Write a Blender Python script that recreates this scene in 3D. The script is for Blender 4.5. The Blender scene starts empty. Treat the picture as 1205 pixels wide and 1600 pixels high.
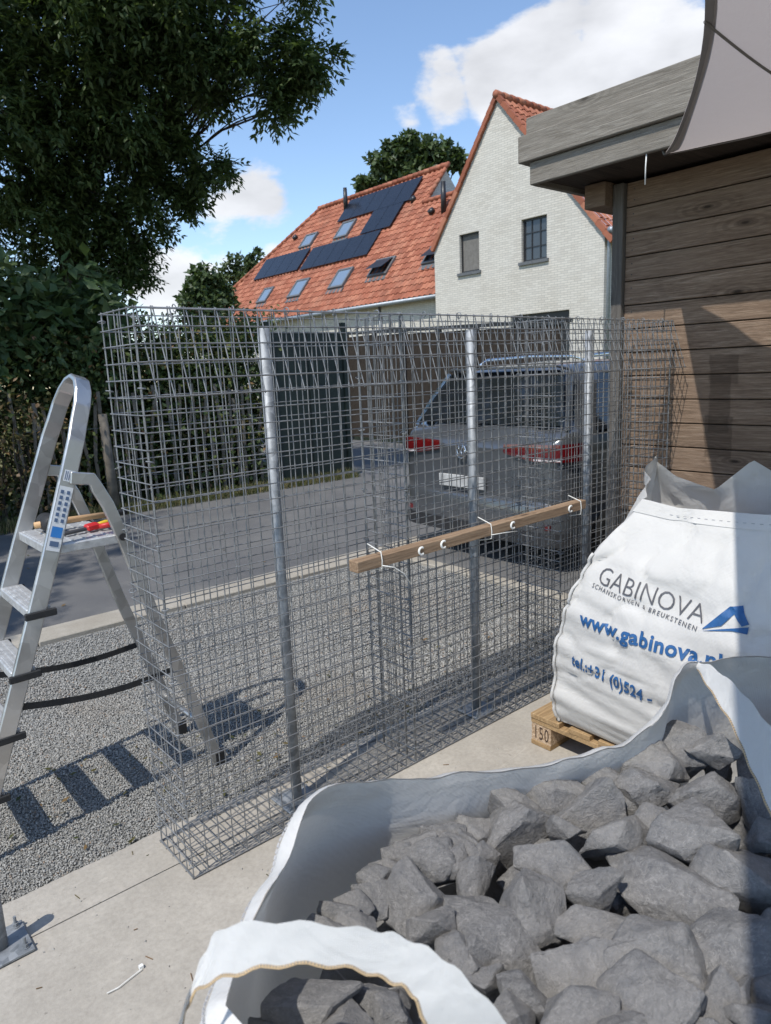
import bpy, bmesh, math, random
import numpy as np
from mathutils import Vector, Matrix, noise
from mathutils.bvhtree import BVHTree

random.seed(7); rng = np.random.default_rng(7)
scene = bpy.context.scene
C = bpy.context.collection
R = math.radians

# ------------------------------------------------------------------ camera
FPX, YAW, PITCH, ROLL = 1106.11, 0.868619, -0.196355, -0.042178
CAM = np.array([-0.79957, -1.99059, 1.59743])
cy_, sy_, cp_, sp_ = math.cos(YAW), math.sin(YAW), math.cos(PITCH), math.sin(PITCH)
FWD = np.array([cy_*cp_, sy_*cp_, sp_]); RT0 = np.array([sy_, -cy_, 0.]); UP0 = np.cross(RT0, FWD)
RT = math.cos(ROLL)*RT0 + math.sin(ROLL)*UP0; UP = -math.sin(ROLL)*RT0 + math.cos(ROLL)*UP0
def ray(x, y): return FWD + RT*(x-602.5)/FPX - UP*(y-800)/FPX
def atz(x, y, z): d = ray(x, y); return Vector(CAM + d*(z-CAM[2])/d[2])
def atx(x, y, X): d = ray(x, y); return Vector(CAM + d*(X-CAM[0])/d[0])
def aty(x, y, Y): d = ray(x, y); return Vector(CAM + d*(Y-CAM[1])/d[1])
def atd(x, y, D): d = ray(x, y); return Vector(CAM + d/np.linalg.norm(d)*D)

cam = bpy.data.cameras.new('camera'); cam_o = bpy.data.objects.new('camera', cam); C.objects.link(cam_o)
cam.sensor_fit = 'VERTICAL'; cam.sensor_height = 36; cam.lens = FPX/1600*36
cam.clip_start = 0.05; cam.clip_end = 2000
cam_o.matrix_world = Matrix(((RT[0], UP[0], -FWD[0], CAM[0]), (RT[1], UP[1], -FWD[1], CAM[1]), (RT[2], UP[2], -FWD[2], CAM[2]), (0, 0, 0, 1)))
cam.dof.use_dof = True; cam.dof.focus_distance = 2.7; cam.dof.aperture_fstop = 7
scene.camera = cam_o

# ------------------------------------------------------------------ sky and sun
LIGHT = Vector((0.63, 0.165, -1.0)).normalized()          # direction in which sunlight travels
ELEV = math.asin(-LIGHT.z)
world = bpy.data.worlds.new('World'); scene.world = world; world.use_nodes = True
wn, wl = world.node_tree.nodes, world.node_tree.links
wn.clear()
def WN(t, **k):
    n = wn.new(t)
    for a, b in k.items(): setattr(n, a, b)
    return n
out = WN('ShaderNodeOutputWorld'); bg = WN('ShaderNodeBackground'); sky = WN('ShaderNodeTexSky')
sky.sky_type = 'NISHITA'; sky.sun_disc = False; sky.sun_elevation = ELEV
sky.sun_rotation = math.atan2(-LIGHT.x, -LIGHT.y); sky.air_density = 1.0; sky.dust_density = 0.2; sky.ozone_density = 2.2
bg.inputs[1].default_value = 0.15
tc = WN('ShaderNodeTexCoord')
def wmath(op, a, b=None, c=None):
    n = WN('ShaderNodeMath', operation=op)
    for i, v in enumerate((a, b, c)):
        if v is None: continue
        if isinstance(v, (int, float)): n.inputs[i].default_value = v
        else: wl.new(v, n.inputs[i])
    return n.outputs[0]
mapn = WN('ShaderNodeMapping'); mapn.inputs['Scale'].default_value = (1, 1, 1.9)
wl.new(tc.outputs['Generated'], mapn.inputs[0])
nz = WN('ShaderNodeTexNoise'); nz.inputs['Scale'].default_value = 4.2; nz.inputs['Detail'].default_value = 9; nz.inputs['Roughness'].default_value = 0.56; nz.inputs['Distortion'].default_value = 0.15
wl.new(mapn.outputs[0], nz.inputs[0])
bump = None
for (px_, py_, r, s) in [(640, 190, .045, .8), (695, 155, .06, .95), (770, 130, .07, 1), (860, 110, .08, 1), (950, 105, .08, 1), (1040, 125, .08, 1), (1110, 150, .07, .9), (860, 175, .07, .9), (1000, 180, .07, .9),
                         (405, 305, .075, .85), (340, 330, .08, .75), (265, 440, .07, .85), (430, 390, .045, .7), (420, 190, .06, .45)]:
    d = ray(px_, py_); d = d/np.linalg.norm(d)
    dn = WN('ShaderNodeVectorMath', operation='DISTANCE'); wl.new(tc.outputs['Generated'], dn.inputs[0]); dn.inputs[1].default_value = d
    mr = WN('ShaderNodeMapRange', interpolation_type='SMOOTHSTEP'); wl.new(dn.outputs['Value'], mr.inputs[0])
    mr.inputs[1].default_value = 0.0; mr.inputs[2].default_value = r*1.5; mr.inputs[3].default_value = s; mr.inputs[4].default_value = 0
    bump = mr.outputs[0] if bump is None else wmath('MAXIMUM', bump, mr.outputs[0])
msum = wmath('ADD', wmath('MULTIPLY', nz.outputs[0], 1.25), wmath('MULTIPLY', bump, 0.42))
cm = WN('ShaderNodeMapRange', interpolation_type='SMOOTHSTEP'); wl.new(msum, cm.inputs[0]); cm.inputs[1].default_value = 0.83; cm.inputs[2].default_value = .94
nz2 = WN('ShaderNodeTexNoise'); nz2.inputs['Scale'].default_value = 7; nz2.inputs['Detail'].default_value = 7
mp2 = WN('ShaderNodeMapping'); mp2.inputs['Scale'].default_value = (1, 1, 2.2); mp2.inputs['Location'].default_value = (3, 1, .12); wl.new(tc.outputs['Generated'], mp2.inputs[0]); wl.new(mp2.outputs[0], nz2.inputs[0])
cr = WN('ShaderNodeMapRange'); wl.new(nz2.outputs[0], cr.inputs[0]); cr.inputs[1].default_value = .3; cr.inputs[2].default_value = .68; cr.inputs[3].default_value = 3.4; cr.inputs[4].default_value = 5.2
cc = WN('ShaderNodeCombineColor'); wl.new(wmath('MULTIPLY', cr.outputs[0], .985), cc.inputs[0]); wl.new(wmath('MULTIPLY', cr.outputs[0], .995), cc.inputs[1]); wl.new(wmath('MULTIPLY', cr.outputs[0], 1.03), cc.inputs[2])
mixc = WN('ShaderNodeMix', data_type='RGBA'); wl.new(wmath('MULTIPLY', cm.outputs[0], .93), mixc.inputs[0]); wl.new(sky.outputs[0], mixc.inputs[6]); wl.new(cc.outputs[0], mixc.inputs[7])
wl.new(mixc.outputs[2], bg.inputs[0]); wl.new(bg.outputs[0], out.inputs[0])

sun = bpy.data.lights.new('sun', 'SUN'); sun.energy = 3.1; sun.angle = R(0.55); sun.color = (1, .955, .88)
sun_o = bpy.data.objects.new('sun', sun); C.objects.link(sun_o); sun_o.rotation_euler = LIGHT.to_track_quat('-Z', 'Y').to_euler()
sun_o.location = (-6, -3, 12)
scene.view_settings.view_transform = 'Standard'; scene.view_settings.look = 'None'; scene.view_settings.exposure = 0.48; scene.view_settings.gamma = 1
scene.render.engine = 'CYCLES'

# ------------------------------------------------------------------ materials
M = {}
class NT:
    def __init__(s, name):
        s.m = bpy.data.materials.new(name); s.m.use_nodes = True; s.t = s.m.node_tree; s.n = s.t.nodes; s.l = s.t.links
        s.b = s.n['Principled BSDF']; s.out = s.n['Material Output']; M[name] = s.m
    def node(s, t, **k):
        n = s.n.new(t)
        for a, b in k.items(): setattr(n, a, b)
        return n
    def put(s, sock, v):
        if hasattr(v, 'is_output'): s.l.new(v, sock)
        else: sock.default_value = v
    def coord(s, kind='Object', scale=(1, 1, 1), loc=None):
        c = s.node('ShaderNodeTexCoord'); m = s.node('ShaderNodeMapping'); s.l.new(c.outputs[kind], m.inputs[0]); m.inputs['Scale'].default_value = scale
        if loc is not None: s.put(m.inputs['Location'], loc)
        return m.outputs[0]
    def pos(s, scale=(1, 1, 1)):
        g = s.node('ShaderNodeNewGeometry'); m = s.node('ShaderNodeMapping'); s.l.new(g.outputs['Position'], m.inputs[0]); m.inputs['Scale'].default_value = scale
        return m.outputs[0]
    def noise(s, vec, scale, detail=4, rough=.55, dist=0):
        n = s.node('ShaderNodeTexNoise'); s.l.new(vec, n.inputs[0]); n.inputs['Scale'].default_value = scale; n.inputs['Detail'].default_value = detail
        n.inputs['Roughness'].default_value = rough; n.inputs['Distortion'].default_value = dist
        return n.outputs[0]
    def ramp(s, f, stops):
        r = s.node('ShaderNodeValToRGB'); s.l.new(f, r.inputs[0]); e = r.color_ramp.elements
        while len(e) < len(stops): e.new(.5)
        for i, (p, c) in enumerate(stops):
            e[i].position = p; e[i].color = (c, c, c, 1) if isinstance(c, (int, float)) else (*c, 1)
        return r.outputs[0]
    def mix(s, f, a, b, mode='MIX'):
        n = s.node('ShaderNodeMix', data_type='RGBA', blend_type=mode)
        s.put(n.inputs[0], f)
        for i, v in ((6, a), (7, b)):
            if isinstance(v, tuple) and len(v) == 3: v = (*v, 1)
            s.put(n.inputs[i], v)
        return n.outputs[2]
    def math(s, op, a, b=0.0):
        n = s.node('ShaderNodeMath', operation=op); s.put(n.inputs[0], a); s.put(n.inputs[1], b); return n.outputs[0]
    def bump(s, h, st=.3, dist=.01, prev=None):
        n = s.node('ShaderNodeBump'); s.l.new(h, n.inputs['Height']); n.inputs['Strength'].default_value = st; n.inputs['Distance'].default_value = dist
        if prev is not None: s.l.new(prev, n.inputs['Normal'])
        return n.outputs[0]
    def fin(s, col=None, rough=None, metal=None, nrm=None, spec=None):
        if col is not None: s.put(s.b.inputs['Base Color'], (*col, 1) if isinstance(col, tuple) else col)
        if rough is not None: s.put(s.b.inputs['Roughness'], rough)
        if metal is not None: s.put(s.b.inputs['Metallic'], metal)
        if nrm is not None: s.l.new(nrm, s.b.inputs['Normal'])
        if spec is not None: s.b.inputs['Specular IOR Level'].default_value = spec
        return s.m

def plain(name, col, rough=.5, metal=0., var=.18, sc=12, bump=.1, spec=None):
    t = NT(name); v = t.coord(); n = t.noise(v, sc, 5, .6)
    lo = tuple(c*(1-var) for c in col); hi = tuple(min(1, c*(1+var)) for c in col)
    c = t.ramp(n, [(.3, lo), (.7, hi)])
    rr = t.ramp(t.noise(v, sc*2.3, 4), [(.3, max(0, rough-.08)), (.7, min(1, rough+.1))])
    t.fin(c, rr, metal, t.bump(t.noise(v, sc*6, 3), bump, .004), spec); return t.m

def concrete(name, a, b, sc=1.0):
    t = NT(name); v = t.pos()
    big = t.noise(v, 1.6*sc, 6, .6, .4); fine = t.noise(v, 60*sc, 5, .7); mid = t.noise(v, 9*sc, 5, .65)
    c = t.ramp(big, [(.3, a), (.7, b)])
    c = t.mix(t.ramp(mid, [(.35, .0), (.75, .5)]), c, tuple(x*.78 for x in a))
    c = t.mix(t.ramp(fine, [(.3, .35), (.6, 0.)]), c, tuple(x*.55 for x in a))
    st = t.noise(t.pos((1, 5, 1)), 3.1, 6, .7, 1.2)
    c = t.mix(t.ramp(st, [(.62, .0), (.72, .35)]), c, tuple(min(1, x*1.22) for x in b))
    vo = t.node('ShaderNodeTexVoronoi', feature='DISTANCE_TO_EDGE'); t.l.new(t.mix(.12, v, t.node('ShaderNodeTexNoise').outputs[1]), vo.inputs[0]); vo.inputs['Scale'].default_value = .8
    ck = t.math('MULTIPLY', t.ramp(vo.outputs['Distance'], [(.0, .8), (.006, 0.)]), t.ramp(t.noise(v, .9, 3), [(.5, 0.), (.6, 1.)])); c = t.mix(ck, c, tuple(x*.35 for x in a))
    sp_n = t.noise(v, 28, 3, .5); c = t.mix(t.ramp(sp_n, [(.70, 0.), (.76, .6)]), c, tuple(x*.45 for x in a))
    t.fin(c, .88, 0, t.bump(fine, .35, .004, t.bump(mid, .25, .01)), .25); return t.m
concrete('concrete', (.36, .33, .285), (.47, .435, .38))
concrete('kerb_concrete', (.34, .305, .25), (.44, .405, .345), 1.4)

t = NT('asphalt'); v = t.pos(); f = t.noise(v, 140, 4, .7); b_ = t.noise(v, 1.1, 6, .6, .5)
c = t.mix(t.ramp(t.noise(v, 4, 6, .7, .8), [(.55, 0.), (.72, .5)]), t.ramp(b_, [(.3, (.095, .095, .098)), (.7, (.15, .147, .142))]), (.19, .18, .165)); c = t.mix(t.ramp(f, [(.45, 0.), (.75, .65)]), c, (.2, .195, .19))
t.fin(c, .85, 0, t.bump(f, .5, .006), .3)

t = NT('gravel_bed'); v = t.pos(); vo = t.node('ShaderNodeTexVoronoi'); t.l.new(v, vo.inputs[0]); vo.inputs['Scale'].default_value = 85
c = t.ramp(vo.outputs['Color'], [(.1, (.10, .10, .095)), (.9, (.30, .295, .275))]); t.fin(c, .9, 0, t.bump(vo.outputs['Distance'], .8, .01), .2)
t = NT('pebble'); g = t.node('ShaderNodeNewGeometry'); v = t.pos()
c = t.ramp(g.outputs['Random Per Island'], [(0, (.20, .20, .193)), (.35, (.28, .276, .26)), (.7, (.335, .33, .308)), (.95, (.40, .388, .36)), (1, (.30, .22, .16))])
c = t.mix(t.ramp(t.noise(v, .9, 5, .6), [(.5, 0.), (.75, .35)]), c, (.30, .235, .17)); t.fin(c, .9, 0, None, .25)

t = NT('soil'); v = t.pos(); n = t.noise(v, 3, 8, .7); t.fin(t.ramp(n, [(.3, (.10, .085, .05)), (.5, (.13, .13, .05)), (.7, (.21, .17, .10))]), .95, 0, t.bump(n, .5, .05), .1)
t = NT('grass_blade'); g = t.node('ShaderNodeNewGeometry'); t.fin(t.ramp(g.outputs['Random Per Island'], [(0, (.04, .06, .018)), (.5, (.08, .095, .03)), (.8, (.2, .165, .08)), (1, (.28, .22, .12))]), .7, 0, None, .2)

def leafmat(name, stops, transl=.3, rough=.5):
    t = NT(name); g = t.node('ShaderNodeNewGeometry'); c = t.ramp(g.outputs['Random Per Island'], stops)
    t.fin(c, rough, 0, None, .35)
    tr = t.node('ShaderNodeBsdfTranslucent'); t.l.new(t.mix(.5, c, (.12, .2, .02)), tr.inputs[0]); mx = t.node('ShaderNodeMixShader'); mx.inputs[0].default_value = transl
    t.l.new(t.b.outputs[0], mx.inputs[1]); t.l.new(tr.outputs[0], mx.inputs[2]); t.l.new(mx.outputs[0], t.out.inputs[0])
leafmat('ash_leaf', [(0, (.035, .058, .02)), (.6, (.066, .10, .034)), (1, (.12, .16, .06))], .32)
leafmat('hedge_leaf', [(0, (.035, .06, .02)), (.55, (.07, .10, .03)), (.85, (.11, .135, .04)), (.95, (.16, .12, .045)), (1, (.2, .1, .05))], .22)
leafmat('broad_leaf', [(0, (.045, .08, .028)), (.6, (.075, .12, .045)), (1, (.11, .15, .065))], .25)
leafmat('dry_leaf', [(0, (.05, .06, .02)), (.45, (.12, .1, .035)), (.8, (.2, .12, .055)), (1, (.26, .16, .09))], .25)
leafmat('far_leaf', [(0, (.035, .06, .024)), (.6, (.06, .092, .036)), (1, (.1, .135, .05))], .2)
plain('bark', (.07, .055, .04), .9, 0, .4, 14, .8)
plain('stake_wood', (.17, .145, .115), .9, 0, .35, 10, .5)

def wood(name, dark, mid, light, axis='Y', grain=28, rough=.78, stain=False, knots=True):
    t = NT(name); oi = t.node('ShaderNodeObjectInfo'); rnd = oi.outputs['Random']
    st = {'X': (.05, 1, 1), 'Y': (1, .05, 1), 'Z': (1, 1, .05)}[axis]
    g = t.node('ShaderNodeNewGeometry')
    off = t.node('ShaderNodeVectorMath', operation='MULTIPLY_ADD'); cmb = t.node('ShaderNodeCombineXYZ')
    for i in range(3): t.l.new(t.math('MULTIPLY', rnd, (37., 53., 91.)[i]), cmb.inputs[i])
    t.l.new(g.outputs['Position'], off.inputs[0]); off.inputs[1].default_value = (1, 1, 1); t.l.new(cmb.outputs[0], off.inputs[2])
    mp = t.node('ShaderNodeMapping'); t.l.new(off.outputs[0], mp.inputs[0]); mp.inputs['Scale'].default_value = st
    n1 = t.noise(mp.outputs[0], grain, 6, .65, 1.6); n2 = t.noise(mp.outputs[0], grain*4.5, 4, .7, .4); n3 = t.noise(off.outputs[0], 2.2, 4, .6)
    c = t.ramp(n1, [(.28, dark), (.5, mid), (.72, light)])
    c = t.mix(t.ramp(n2, [(.35, .55), (.6, 0.)]), c, tuple(x*.45 for x in dark))
    c = t.mix(t.ramp(n3, [(.4, 0.), (.7, .45)]), c, mid)
    c = t.mix(t.math('MULTIPLY', rnd, .45), c, tuple(x*.6 for x in mid))
    h = n1
    if knots:
        sx = t.node('ShaderNodeSeparateXYZ'); t.l.new(off.outputs[0], sx.inputs[0]); al = {'X': 0, 'Y': 1, 'Z': 2}[axis]; ot = [i for i in range(3) if i != al]
        km = t.node('ShaderNodeCombineXYZ'); t.l.new(t.math('MULTIPLY', sx.outputs[al], 1.5), km.inputs[0]); t.l.new(t.math('MULTIPLY', t.math('ADD', sx.outputs[ot[0]], sx.outputs[ot[1]]), 4.6), km.inputs[1])
        vo = t.node('ShaderNodeTexVoronoi', voronoi_dimensions='2D'); t.l.new(km.outputs[0], vo.inputs[0]); vo.inputs['Scale'].default_value = 1.0
        wv = t.math('SINE', t.math('MULTIPLY', t.math('ADD', vo.outputs['Distance'], t.math('MULTIPLY', n3, .2)), 75.))
        rg = t.math('MULTIPLY', t.ramp(vo.outputs['Distance'], [(.05, .8), (.34, 0.)]), t.ramp(t.math('ADD', t.math('MULTIPLY', wv, .5), .5), [(.3, 0.), (.7, 1.)]))
        sel = t.ramp(vo.outputs['Color'], [(.45, 0.), (.5, 1.)])
        c = t.mix(t.math('MULTIPLY', t.math('MULTIPLY', rg, .5), sel), c, tuple(x*.5 for x in dark))
        c = t.mix(t.math('MULTIPLY', t.ramp(vo.outputs['Distance'], [(.02, .9), (.07, 0.)]), sel), c, tuple(x*.3 for x in dark))
    if stain:
        sp = t.node('ShaderNodeSeparateXYZ'); nn = t.node('ShaderNodeVectorMath', operation='ADD'); t.l.new(g.outputs['Position'], nn.inputs[0])
        sn = t.node('ShaderNodeTexNoise'); sn.inputs['Scale'].default_value = 18; t.l.new(g.outputs['Position'], sn.inputs[0])
        sv = t.node('ShaderNodeVectorMath', operation='MULTIPLY_ADD'); t.l.new(sn.outputs[1], sv.inputs[0]); sv.inputs[1].default_value = (.03, .03, .03); sv.inputs[2].default_value = (-.015, -.015, -.015)
        t.l.new(sv.outputs[0], nn.inputs[1]); t.l.new(nn.outputs[0], sp.inputs[0])
        for (y0, y1, z0, z1) in ((-.335, -.185, 1.455, 1.61), (-.32, -.17, 1.06, 1.29), (-.30, -.19, 1.2, 1.5)):
            def band(sock, lo, hi):
                a = t.node('ShaderNodeMapRange', interpolation_type='SMOOTHSTEP'); t.l.new(sock, a.inputs[0]); a.inputs[1].default_value = lo-.006; a.inputs[2].default_value = lo+.006
                b2 = t.node('ShaderNodeMapRange', interpolation_type='SMOOTHSTEP'); t.l.new(sock, b2.inputs[0]); b2.inputs[1].default_value = hi-.006; b2.inputs[2].default_value = hi+.006; b2.inputs[3].default_value = 1; b2.inputs[4].default_value = 0
                return t.math('MULTIPLY', a.outputs[0], b2.outputs[0])
            mk = t.math('MULTIPLY', band(sp.outputs[1], y0, y1), band(sp.outputs[2], z0, z1))
            c = t.mix(t.math('MULTIPLY', mk, .42), c, tuple(x*.35 for x in dark))
    t.fin(c, rough, 0, t.bump(n2, .35, .004, t.bump(h, .35, .006)), .25)
wood('shed_wood', (.11, .072, .048), (.255, .178, .125), (.41, .315, .235), 'Y', 55, .8, True)
wood('fascia_wood', (.13, .112, .09), (.26, .235, .2), (.37, .345, .30), 'Y', 60, .85)
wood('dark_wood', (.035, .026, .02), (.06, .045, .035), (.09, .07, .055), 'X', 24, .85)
wood('post_wood', (.09, .08, .07), (.16, .145, .13), (.22, .2, .18), 'Z', 24, .85)
wood('pallet_wood', (.27, .17, .085), (.42, .28, .145), (.52, .37, .21), 'X', 30, .8)
wood('batten_wood', (.22, .145, .09), (.34, .235, .155), (.43, .31, .21), 'X', 34, .8)
t = NT('chipboard'); v = t.pos(); vo = t.node('ShaderNodeTexVoronoi'); t.l.new(v, vo.inputs[0]); vo.inputs['Scale'].default_value = 160
t.fin(t.ramp(vo.outputs['Color'], [(.1, (.3, .2, .12)), (.9, (.55, .42, .3))]), .9, 0, t.bump(vo.outputs['Distance'], .4, .004), .2)
plain('burnt_ink', (.05, .03, .02), .9)

def metal(name, a, b, rough, sc, met=.85, bmp=.08, speck=0):
    t = NT(name); v = t.coord(); vo = t.node('ShaderNodeTexVoronoi'); t.l.new(v, vo.inputs[0]); vo.inputs['Scale'].default_value = sc
    n = t.noise(v, sc*.4, 5, .65); f = t.math('ADD', t.math('MULTIPLY', vo.outputs['Color'], .35), t.math('MULTIPLY', n, .65))
    c = t.ramp(f, [(.3, a), (.65, b)])
    if speck: c = t.mix(t.ramp(t.noise(v, 22, 6, .7, .8), [(.66, 0.), (.7, speck)]), c, (.6, .58, .55))
    t.fin(c, t.ramp(n, [(.3, rough-.08), (.7, rough+.14)]), met, t.bump(t.noise(v, sc*5, 3), bmp, .002))
metal('wire_zinc', (.19, .195, .20), (.31, .315, .32), .48, 30, .55)
metal('galvanised', (.17, .185, .20), (.36, .38, .40), .58, 40, .5)
metal('aluminium', (.40, .395, .385), (.58, .575, .565), .36, 14, .85, .08, .8)
t = NT('tread_alu'); v = t.coord(); n = t.noise(v, 26, 6, .7); t.fin(t.ramp(n, [(.3, (.38, .38, .38)), (.6, (.58, .585, .585))]), .5, .5, t.bump(n, .2, .003))
plain('black_rubber', (.016, .016, .017), .65, 0, .3, 30, .2)
plain('white_plastic', (.75, .75, .72), .45, 0, .06, 20, .05)
plain('sticker_white', (.68, .70, .72), .4, 0, .05, 20, 0)
plain('sticker_blue', (.03, .20, .55), .4, 0, .05, 20, 0)
plain('sticker_ink', (.09, .14, .24), .5, 0, .05, 20, 0)
plain('tool_red', (.55, .02, .02), .4); plain('tool_yellow', (.62, .42, .02), .4); plain('tool_steel', (.06, .06, .065), .45, .3); plain('handle_wood', (.55, .34, .17), .55)

def fabric(name, col, weave, transl, tcol, rough=.75, bmp=.25):
    t = NT(name); v = t.coord()
    w1 = t.node('ShaderNodeTexWave', wave_type='BANDS', bands_direction='Z'); t.l.new(v, w1.inputs[0]); w1.inputs['Scale'].default_value = weave; w1.inputs['Distortion'].default_value = .4
    w2 = t.node('ShaderNodeTexWave', wave_type='BANDS', bands_direction='Y'); t.l.new(v, w2.inputs[0]); w2.inputs['Scale'].default_value = weave; w2.inputs['Distortion'].default_value = .4
    h = t.math('MULTIPLY', w1.outputs['Fac'], w2.outputs['Fac']); n = t.noise(v, 5, 6, .6)
    c = t.ramp(n, [(.3, tuple(x*.93 for x in col)), (.7, col)]); c = t.mix(t.math('MULTIPLY', h, .10), c, tuple(x*.75 for x in col))
    c = t.mix(t.ramp(t.noise(v, 2.3, 7, .7, .6), [(.6, 0.), (.8, .22)]), c, (.42, .38, .32))
    nr = t.bump(h, bmp, .002, t.bump(t.noise(v, 26, 5, .6, .3), .22, .006, t.bump(t.noise(v, 7, 4, .55, .5), .4, .025))); t.fin(c, rough, 0, nr, .3)
    tr = t.node('ShaderNodeBsdfTranslucent'); tr.inputs[0].default_value = (*tcol, 1); mx = t.node('ShaderNodeMixShader'); mx.inputs[0].default_value = transl
    t.l.new(t.b.outputs[0], mx.inputs[1]); t.l.new(tr.outputs[0], mx.inputs[2]); t.l.new(mx.outputs[0], t.out.inputs[0])
fabric('bag_white', (.68, .67, .65), 75, .16, (.75, .73, .7))
fabric('webbing', (.68, .68, .67), 170, .1, (.7, .7, .7), .8, .5)
fabric('sail_cloth', (.40, .37, .35), 140, .42, (.50, .44, .41), .85, .15)
fabric('sail_hem', (.22, .21, .2), 140, .18, (.3, .28, .26), .85, .15)
plain('thread_orange', (.50, .36, .2), .8); plain('thread_dark', (.2, .18, .16), .8); plain('thread_grey', (.42, .42, .43), .8)
plain('ink_blue', (.015, .09, .25), .6, 0, .15, 40, .1); plain('ink_grey', (.09, .09, .10), .6, 0, .2, 40, .1)

t = NT('limestone'); oi = t.node('ShaderNodeObjectInfo'); v = t.coord('Object', (1, 1, 1)); n1 = t.noise(v, 9, 8, .68, .6); n2 = t.noise(v, 60, 6, .7); n3 = t.noise(v, 3.2, 4, .6, 1)
c = t.ramp(n1, [(.3, (.13, .129, .13)), (.55, (.21, .206, .203)), (.78, (.30, .293, .286))])
c = t.mix(t.ramp(n3, [(.62, 0.), (.7, .5)]), c, (.075, .08, .09)); c = t.mix(t.ramp(n2, [(.62, 0.), (.75, .5)]), c, (.42, .41, .39))
vn = t.math('ABSOLUTE', t.math('SUBTRACT', t.noise(v, 5.5, 3, .5, 1.5), .5)); c = t.mix(t.ramp(vn, [(.0, .7), (.02, 0.)]), c, (.36, .35, .34))
c = t.mix(t.math('MULTIPLY', oi.outputs['Random'], .55), c, (.30, .288, .275)); c = t.mix(t.ramp(t.noise(v, 1.6, 5, .6, .8), [(.45, 0.), (.65, .5)]), c, (.125, .13, .14)); c = t.mix(t.ramp(t.noise(v, 14, 8, .75), [(.58, 0.), (.72, .55)]), c, (.34, .325, .305)); t.fin(c, .85, 0, t.bump(n2, .35, .006, t.bump(n1, .6, .02)), .3)

t = NT('house_brick'); v = t.pos(); 
def brickuv(t, axes):
    g = t.node('ShaderNodeNewGeometry'); s = t.node('ShaderNodeSeparateXYZ'); t.l.new(g.outputs['Position'], s.inputs[0]); cb = t.node('ShaderNodeCombineXYZ')
    t.l.new(t.math('ADD', s.outputs[0], s.outputs[1]), cb.inputs[0]); t.l.new(s.outputs[2], cb.inputs[1]); return cb.outputs[0]
br = t.node('ShaderNodeTexBrick'); t.l.new(brickuv(t, 'YZ'), br.inputs[0]); br.inputs['Scale'].default_value = 1; br.inputs['Brick Width'].default_value = .24; br.inputs['Row Height'].default_value = .07
br.inputs['Mortar Size'].default_value = .009; br.inputs['Mortar Smooth'].default_value = .4; br.inputs['Color1'].default_value = (.60, .565, .495, 1); br.inputs['Color2'].default_value = (.48, .445, .385, 1); br.inputs['Mortar'].default_value = (.36, .345, .31, 1); br.inputs['Bias'].default_value = -.25
c = t.mix(t.ramp(t.noise(v, 1.2, 6, .6), [(.35, 0.), (.75, .3)]), br.outputs[0], (.66, .645, .6)); t.fin(c, .9, 0, t.bump(br.outputs['Fac'], -.6, .012), .2)
t = NT('roof_tile'); g = t.node('ShaderNodeNewGeometry'); v = t.pos(); c = t.ramp(g.outputs['Random Per Island'], [(0, (.24, .075, .04)), (.5, (.335, .115, .065)), (1, (.42, .17, .10))])
c = t.mix(t.ramp(t.noise(v, 1.4, 6, .65), [(.45, 0.), (.7, .5)]), c, (.22, .105, .07)); c = t.mix(t.ramp(t.noise(v, 7, 6, .7), [(.58, 0.), (.72, .4)]), c, (.12, .09, .065)); t.fin(c, .75, 0, t.bump(t.noise(v, 30, 4), .2, .01), .3)
plain('solar_black', (.012, .014, .02), .22, 0, .2, 4, .0); plain('frame_black', (.018, .018, .02), .4); plain('lead_grey', (.13, .135, .14), .6, .2)
t = NT('window_glass'); t.fin((.045, .05, .055), .06, 0, None, .8); t = NT('roof_glass'); t.fin((.30, .38, .46), .08, .5, None, .8)
plain('blind_grey', (.16, .15, .135), .8); plain('zinc_pipe', (.30, .33, .36), .5, .5)
plain('fence_green', (.006, .014, .011), .6); t = NT('wicker'); v = t.pos((14, 14, 2.2)); n = t.noise(v, 5, 6, .7, .6); t.fin(t.ramp(n, [(.3, (.022, .018, .014)), (.6, (.055, .045, .037)), (.8, (.09, .078, .066))]), .9, 0, t.bump(n, .8, .02), .1)
t = NT('car_paint'); v = t.coord(); t.fin((.11, .116, .125), .3, .5, None, .6); t.b.inputs['Coat Weight'].default_value = 1; t.b.inputs['Coat Roughness'].default_value = .05
t = NT('car_glass'); t.fin((.012, .014, .016), .05, 0, None, .9)
t = NT('lamp_red'); t.fin((.11, .003, .005), .15, 0, None, .8); t.b.inputs['Coat Weight'].default_value = 1
plain('lamp_clear', (.6, .55, .55), .15); plain('chrome', (.75, .76, .78), .12, 1., .05, 10, 0); plain('car_plastic', (.02, .02, .022), .55); plain('tyre', (.018, .018, .018), .85); plain('plate_white', (.42, .42, .41), .4)

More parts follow.
